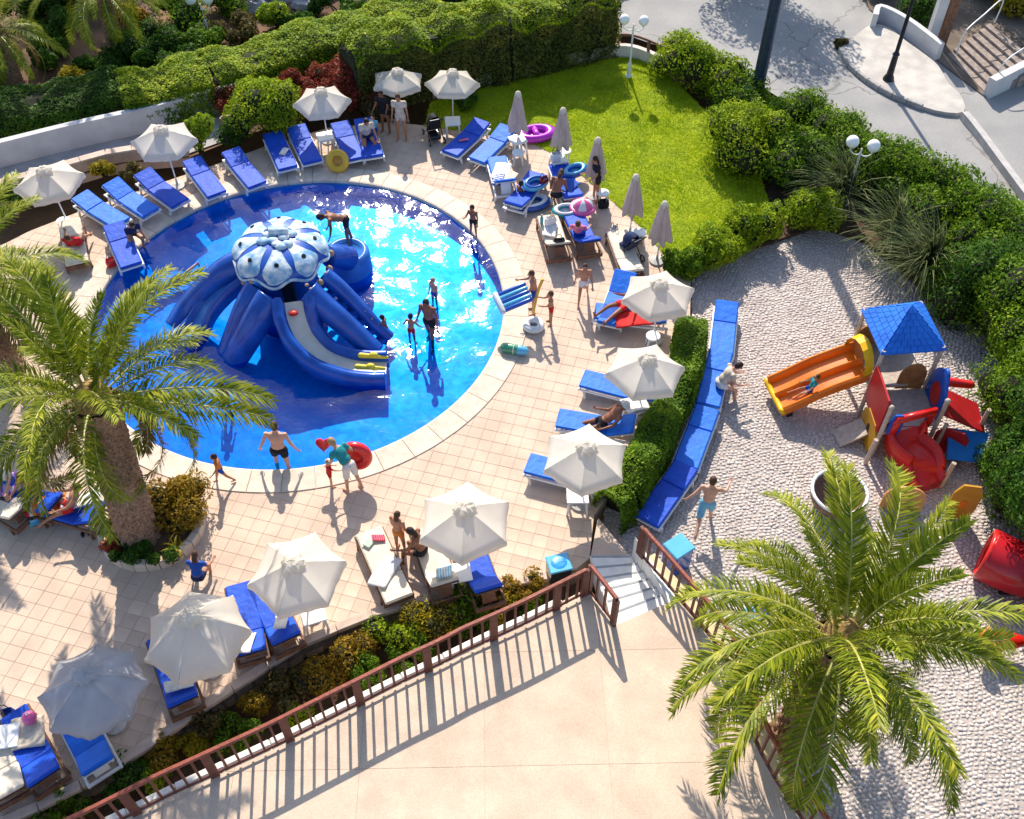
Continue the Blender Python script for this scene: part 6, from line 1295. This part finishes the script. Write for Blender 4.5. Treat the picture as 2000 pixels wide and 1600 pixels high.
k = len(hv); M = rot('X', 55); mb.add([M @ Vector((x*.9, y*.9, .05)) for x, y in hv]+[M @ Vector((x, y, 0)) for x, y in hv]+[M @ Vector((x*.9, y*.9, -.05)) for x, y in hv], [tuple(range(k))]+[(r_*k+i, r_*k+(i+1) % k, r_*k+k+(i+1) % k, r_*k+k+i) for r_ in range(2) for i in range(k)]+[tuple(reversed(range(2*k, 3*k)))]); mb.build('heart', V_r, o, True); mb = MB(); mb.tube([Vector((0, 0, 0)), Vector((.25, -.05, -.05)), Vector((.42, -.12, -.12))], .008, 5); mb.build('cord', V_w, o)
# strollers
def stroller(label, px, rz, fab):
    o = thing('stroller', label, 'stroller', P(*px), R(rz)); fr = M_dark
    for sx in (-1, 1):
        mb = MB(); mb.tube([(sx*.23, -.38, .10), (sx*.22, .05, .45), (sx*.21, .42, .98)], .016, 6); mb.build('frame_tube', fr, o); mb = MB(); mb.tube([(sx*.23, .34, .10), (sx*.22, .02, .48)], .016, 6); mb.build('frame_tube', fr, o)
        for yy, r_ in ((-.38, .10), (.34, .12)):
            mb = MB(); ringmesh(mb, (sx*.25, yy, r_), r_-.025, .025, 16, 6, rot('Y', 90)); w2 = mb.build('wheel', V_k, o, True); mb = MB(); mb.tube([(sx*.22, yy, r_), (sx*.27, yy, r_)], .045, 8); mb.build('hub', M_lampw2, w2)
    mb = MB(); mb.tube([(-.21, .42, .98), (.21, .42, .98)], .022, 6); mb.build('handle', fr, o)
    mb = MB(); mb.box((0, -.05, .48), (.36, .40, .06), None, 0, .02); mb.box((0, .20, .68), (.36, .06, .48), rot('X', -22), 0, .02); mb.box((0, -.26, .32), (.30, .05, .30), rot('X', -10), 0, .02); mb.build('seat', fab, o)
    mb = MB(); vs = []
    for i in range(7):
        a = R(-10+120*i/6)
        for k in range(9): b = math.pi*k/8; vs.append((.21*math.cos(b), .12-.36*math.sin(b)*math.cos(a), .62+.38*math.sin(b)*math.sin(a)))
    mb.add(vs, [(i*9+k, i*9+k+1, (i+1)*9+k+1, (i+1)*9+k) for i in range(6) for k in range(8)]); mb.build('hood', fab, o, True); mb = MB(); mb.box((0, .08, .20), (.34, .40, .16), None, 0, .03); mb.build('basket', V_k, o); return o
M_lampw2 = pm('hub_grey', (.6, .6, .6), (.5, .5, .5), 4, .4)
stroller('black folded-hood stroller under the far parasols', (848, 272), 200, cloth('black', CLO['black'])); stroller('navy stroller loaded with bags between furled parasols and deck', (1226, 505), 215, cloth('navy', CLO['navy']))
# towels, bags, balls
def towel(label, px, z, w_, l_, rz, cols, seed, tilt=0):
    rg = random.Random(seed); o = thing('towel', label, 'towel', P(px[0], px[1], z), R(rz)); o.rotation_euler = (R(tilt), 0, R(rz)); I, J_ = 12, 10; vs = []
    for i in range(I+1):
        for j in range(J_+1): x = (i/I-.5)*l_; y = (j/J_-.5)*w_; vs.append((x+.02*math.sin(5*y+seed), y+.03*math.sin(4*x+seed), .030+.022*math.sin(9*x+seed)*math.sin(7*y+2*seed)+rg.uniform(0, .008)-.10*max(0, abs(y)/w_-.38)**1))
    mb = MB(); mb.add(vs, [(i*(J_+1)+j, (i+1)*(J_+1)+j, (i+1)*(J_+1)+j+1, i*(J_+1)+j+1) for i in range(I) for j in range(J_)]); mb.mi = [i % len(cols) if len(cols) > 1 else 0 for i in range(I) for j in range(J_)]; c = mb.build('cloth', cols, o, True); s_ = c.modifiers.new('s', 'SOLIDIFY'); s_.thickness = .014; return o
cw, cr2, cb, cc, cp, ccy = (cloth(k, CLO[k]) for k in ('white', 'red', 'blue', 'cream', 'pink', 'cyan')); cpu = cloth('purple', (.25, .06, .5)); cstr = cloth('orange', CLO['orange'])
TW = [('white shirt left on the blue lounger under the round shrub', (556, 298), .40, .22, .35, 70, [cw]), ('pink cloth on the dark blue lounger by the lawn', (905, 275), .42, .12, .30, 20, [cp]), ('red towel on the cream lounger behind the palm', (145, 472), .43, .3, .5, 30, [cr2]), ('white towel draped over the lounger near the pool rim', (978, 335), .42, .5, .8, 80, [cw]), ('blue towel half under the white towel on the draped lounger', (972, 350), .45, .3, .6, 75, [cb, cw]), ('cream towel on the backrest of the draped lounger', (998, 345), .46, .32, .5, 60, [cc]),
      ('red beach towel under the sunbather in red shorts', (1245, 622), .43, .6, 1.2, 5, [cr2]), ('white towel hanging over the table by the hedge', (1240, 792), .53, .5, .6, 20, [cw]), ('white sheet crumpled on the flat cream lounger', (752, 1118), .43, .42, .8, 70, [cw]), ('pink and red cloth at the foot of the flat cream lounger', (740, 1050), .43, .18, .28, 10, [cp, cr2]), ('pale green cloth at the foot of the flat cream lounger', (722, 1055), .42, .2, .35, 60, [cloth('mint', (.62, .74, .58))]), ('white and blue towel over the back of the seated woman lounger', (868, 1118), .72, .5, .34, 10, [cw, ccy], -30), ('white cover over the head of the bright blue lounger', (480, 1258), .60, .62, .30, 5, [cw], -25), ('white cover over the lounger back under the cream parasol', (548, 1214), .70, .62, .26, 8, [cw], -25),
      ('cream towel spread over the wooden lounger with pink ball', (55, 1432), .44, .66, .62, 15, [cc]), ('rolled white towel on the lounger under the sagging parasol', (350, 1338), .62, .3, .55, 20, [cw], -20), ('striped red and white towel under the palm fronds', (92, 985), .46, .5, .9, 20, [cr2, cw, cstr]), ('purple towel on the lounger under the palm', (15, 945), .46, .6, .9, 20, [cpu, cloth('lilac', (.6, .5, .7))]), ('pale towel on the lounger left of the palm planter', (170, 975), .52, .4, .7, 15, [cw]), ('white towel beside the bags on the wooden lounger', (1075, 450), .45, .4, .6, 80, [cw]), ('blue towel over the cluttered lounger behind the hunched woman', (1110, 365), .47, .5, .6, 60, [cb])]
for i, t in enumerate(TW): towel(t[0], t[1], t[2], t[3], t[4], t[5], t[6], i+1, t[7] if len(t) > 7 else 0)
def bag(label, px, z, sz, rz, mat, hm):
    o = thing('beach_bag', label, 'bag', P(px[0], px[1], z), R(rz)); x, y, h_ = sz; mb = MB(); pr = [(.78, 0), (1, .25), (1.03, .6), (.92, 1), (.80, 1), (.85, .7)]; n = 14; vs = []
    for r_, zz in pr:
        for k in range(n): a = 2*math.pi*k/n; vs.append((r_*x/2*math.copysign(abs(math.cos(a))**.6, math.cos(a)), r_*y/2*math.copysign(abs(math.sin(a))**.6, math.sin(a)), zz*h_+.012*math.sin(3*a)))
    mb.add(vs, [(i*n+k, i*n+(k+1) % n, (i+1)*n+(k+1) % n, (i+1)*n+k) for i in range(len(pr)-1) for k in range(n)]+[tuple(reversed(range(n))), tuple(range((len(pr)-1)*n, len(pr)*n))]); mb.build('body', mat, o, True)
    for s_ in (-1, 1): mb = MB(); mb.tube(smooth_path([(-x*.25, s_*y*.35, h_*.95), (-x*.15, s_*y*.4, h_*1.45), (x*.15, s_*y*.4, h_*1.45), (x*.25, s_*y*.35, h_*.95)], 4), .010, 5); mb.build('strap', hm, o)
    return o
for lb, px, z, sz, rz, m1, m2 in (('white beach bag with yellow print on the wooden lounger', (1075, 440), .42, (.36, .18, .30), 30, V_w, V_y), ('dark bag on the head end of the wooden lounger', (1092, 480), .60, (.34, .2, .22), 10, cloth('black', CLO['black']), V_k), ('white bag on the white table by the cluttered loungers', (1085, 315), .5, (.34, .2, .3), 20, V_w, V_k), ('navy bag beside the cream towel in the deck corner', (18, 1405), .0, (.36, .22, .3), 20, cb, V_k), ('red bag beside the hunched woman', (1062, 362), .42, (.3, .2, .26), 50, cloth('maroon', (.2, .02, .02)), V_k), ('grey-white bag hanging at the stroller side', (1198, 462), .1, (.3, .18, .32), 60, cloth('stone', (.55, .55, .6)), V_k), ('straw bag at the foot of the white stool behind the stroller', (1248, 472), .0, (.28, .2, .25), 40, cc, V_k), ('black bag on the ground beside the white pool stool', (1178, 405), .0, (.34, .22, .26), 10, cloth('black', CLO['black']), V_k), ('yellow and white bag at the foot of the seated man', (735, 288), .0, (.28, .2, .24), 30, V_y, V_w), ('blue bag on the lounger left of the palm planter', (128, 1020), .0, (.36, .24, .3), 10, V_b, V_k), ('red cool bag beside the striped towel under the palm', (78, 1000), .1, (.34, .24, .26), 10, V_r, V_k), ('blue bag below the red cool bag under the palm', (72, 1022), .0, (.32, .22, .26), 20, V_lb, V_k), ('red bag by the pool edge behind the palm', (220, 520), .0, (.3, .2, .26), 30, V_r, V_k)): bag(lb, px, z, sz, rz, m1, m2)
def bottle(label, px, z, mat, hh_=.28):
    o = thing('flask', label, 'bottle', P(px[0], px[1], z)); mb = MB(); mb.lathe([(.045, 0), (.048, .01), (.048, hh_*.7), (.025, hh_*.8), (.022, hh_*.9)], 12); mb.build('body', mat, o, True); mb = MB(); mb.lathe([(.028, hh_*.88), (.028, hh_), (.02, hh_*1.02)], 12); mb.build('cap', V_k, o)
bottle('teal thermos flask on the wooden lounger', (1058, 438), .42, V_t, .34); bottle('white bottle at the feet of the hunched woman', (1077, 400), .0, V_w)
o = thing('beach_ball', 'shiny pink ball on the wooden lounger in the corner', 'ball', P(62, 1408, .45)); mb = MB(); mb.ell((0, 0, .14), .14, 18, 12); mb.build('ball', V_pk, o, True); mb = MB(); mb.lathe([(.02, .275), (.02, .295), (.01, .30)], 8); mb.build('valve', V_w, o)
# sandals
for i, (px, mt, lb) in enumerate((((925, 318), cc, 'cream sandals in front of the blue lounger'), ((168, 1042), V_k, 'black sandals beside the lounger left of the palm'))):
    o = thing('sandals', lb, 'sandals', P(*px), R(20)); 
    for s_ in (-1, 1):
        mb = MB(); mb.ell((s_*.07, 0, .015), (.045, .12, .015), 12, 5); so = mb.build('sole', mt, o, True); mb = MB(); mb.tube([(s_*.07-.04, .03, .02), (s_*.07, .04, .06), (s_*.07+.04, .03, .02)], .012, 5); mb.build('strap', V_k, so)
# blue bin at the deck corner, blue box behind the railing, blue cloth on the playground
o = thing('litter_bin', 'dark square bin with blue bag at the deck corner by the railing', 'bin', P(1090, 1128), R(15)); mb = MB(); mb.box((0, 0, .28), (.46, .42, .56), None, 0, .02); mb.build('body', V_k, o); mb = MB(); mb.box((0, 0, .585), (.50, .46, .05), None, 0, .02); li = mb.build('bag_rim', V_lb, o); mb = MB(); mb.ell((0, 0, .602), (.2, .18, .022), 12, 6); mb.build('bag_fill', pm('bag_blue', (.04, .35, .75), (.02, .2, .6), 6, .3, .6, 12), li, True)
o = thing('litter_bin', 'blue bin on the playground behind the end of the curved railing', 'bin', P(1318, 1105, ZP), R(35)); mb = MB(); mb.box((0, 0, .38), (.5, .46, .76), None, 0, .03); mb.build('body', V_b, o); mb = MB(); mb.box((0, 0, .79), (.54, .5, .06), None, 0, .02); mb.build('lid', V_lb, o)
towel('bright blue cloth lying on the playground paving by the palm', (1478, 1200), ZP, .4, .5, 20, [cb, ccy], 77)
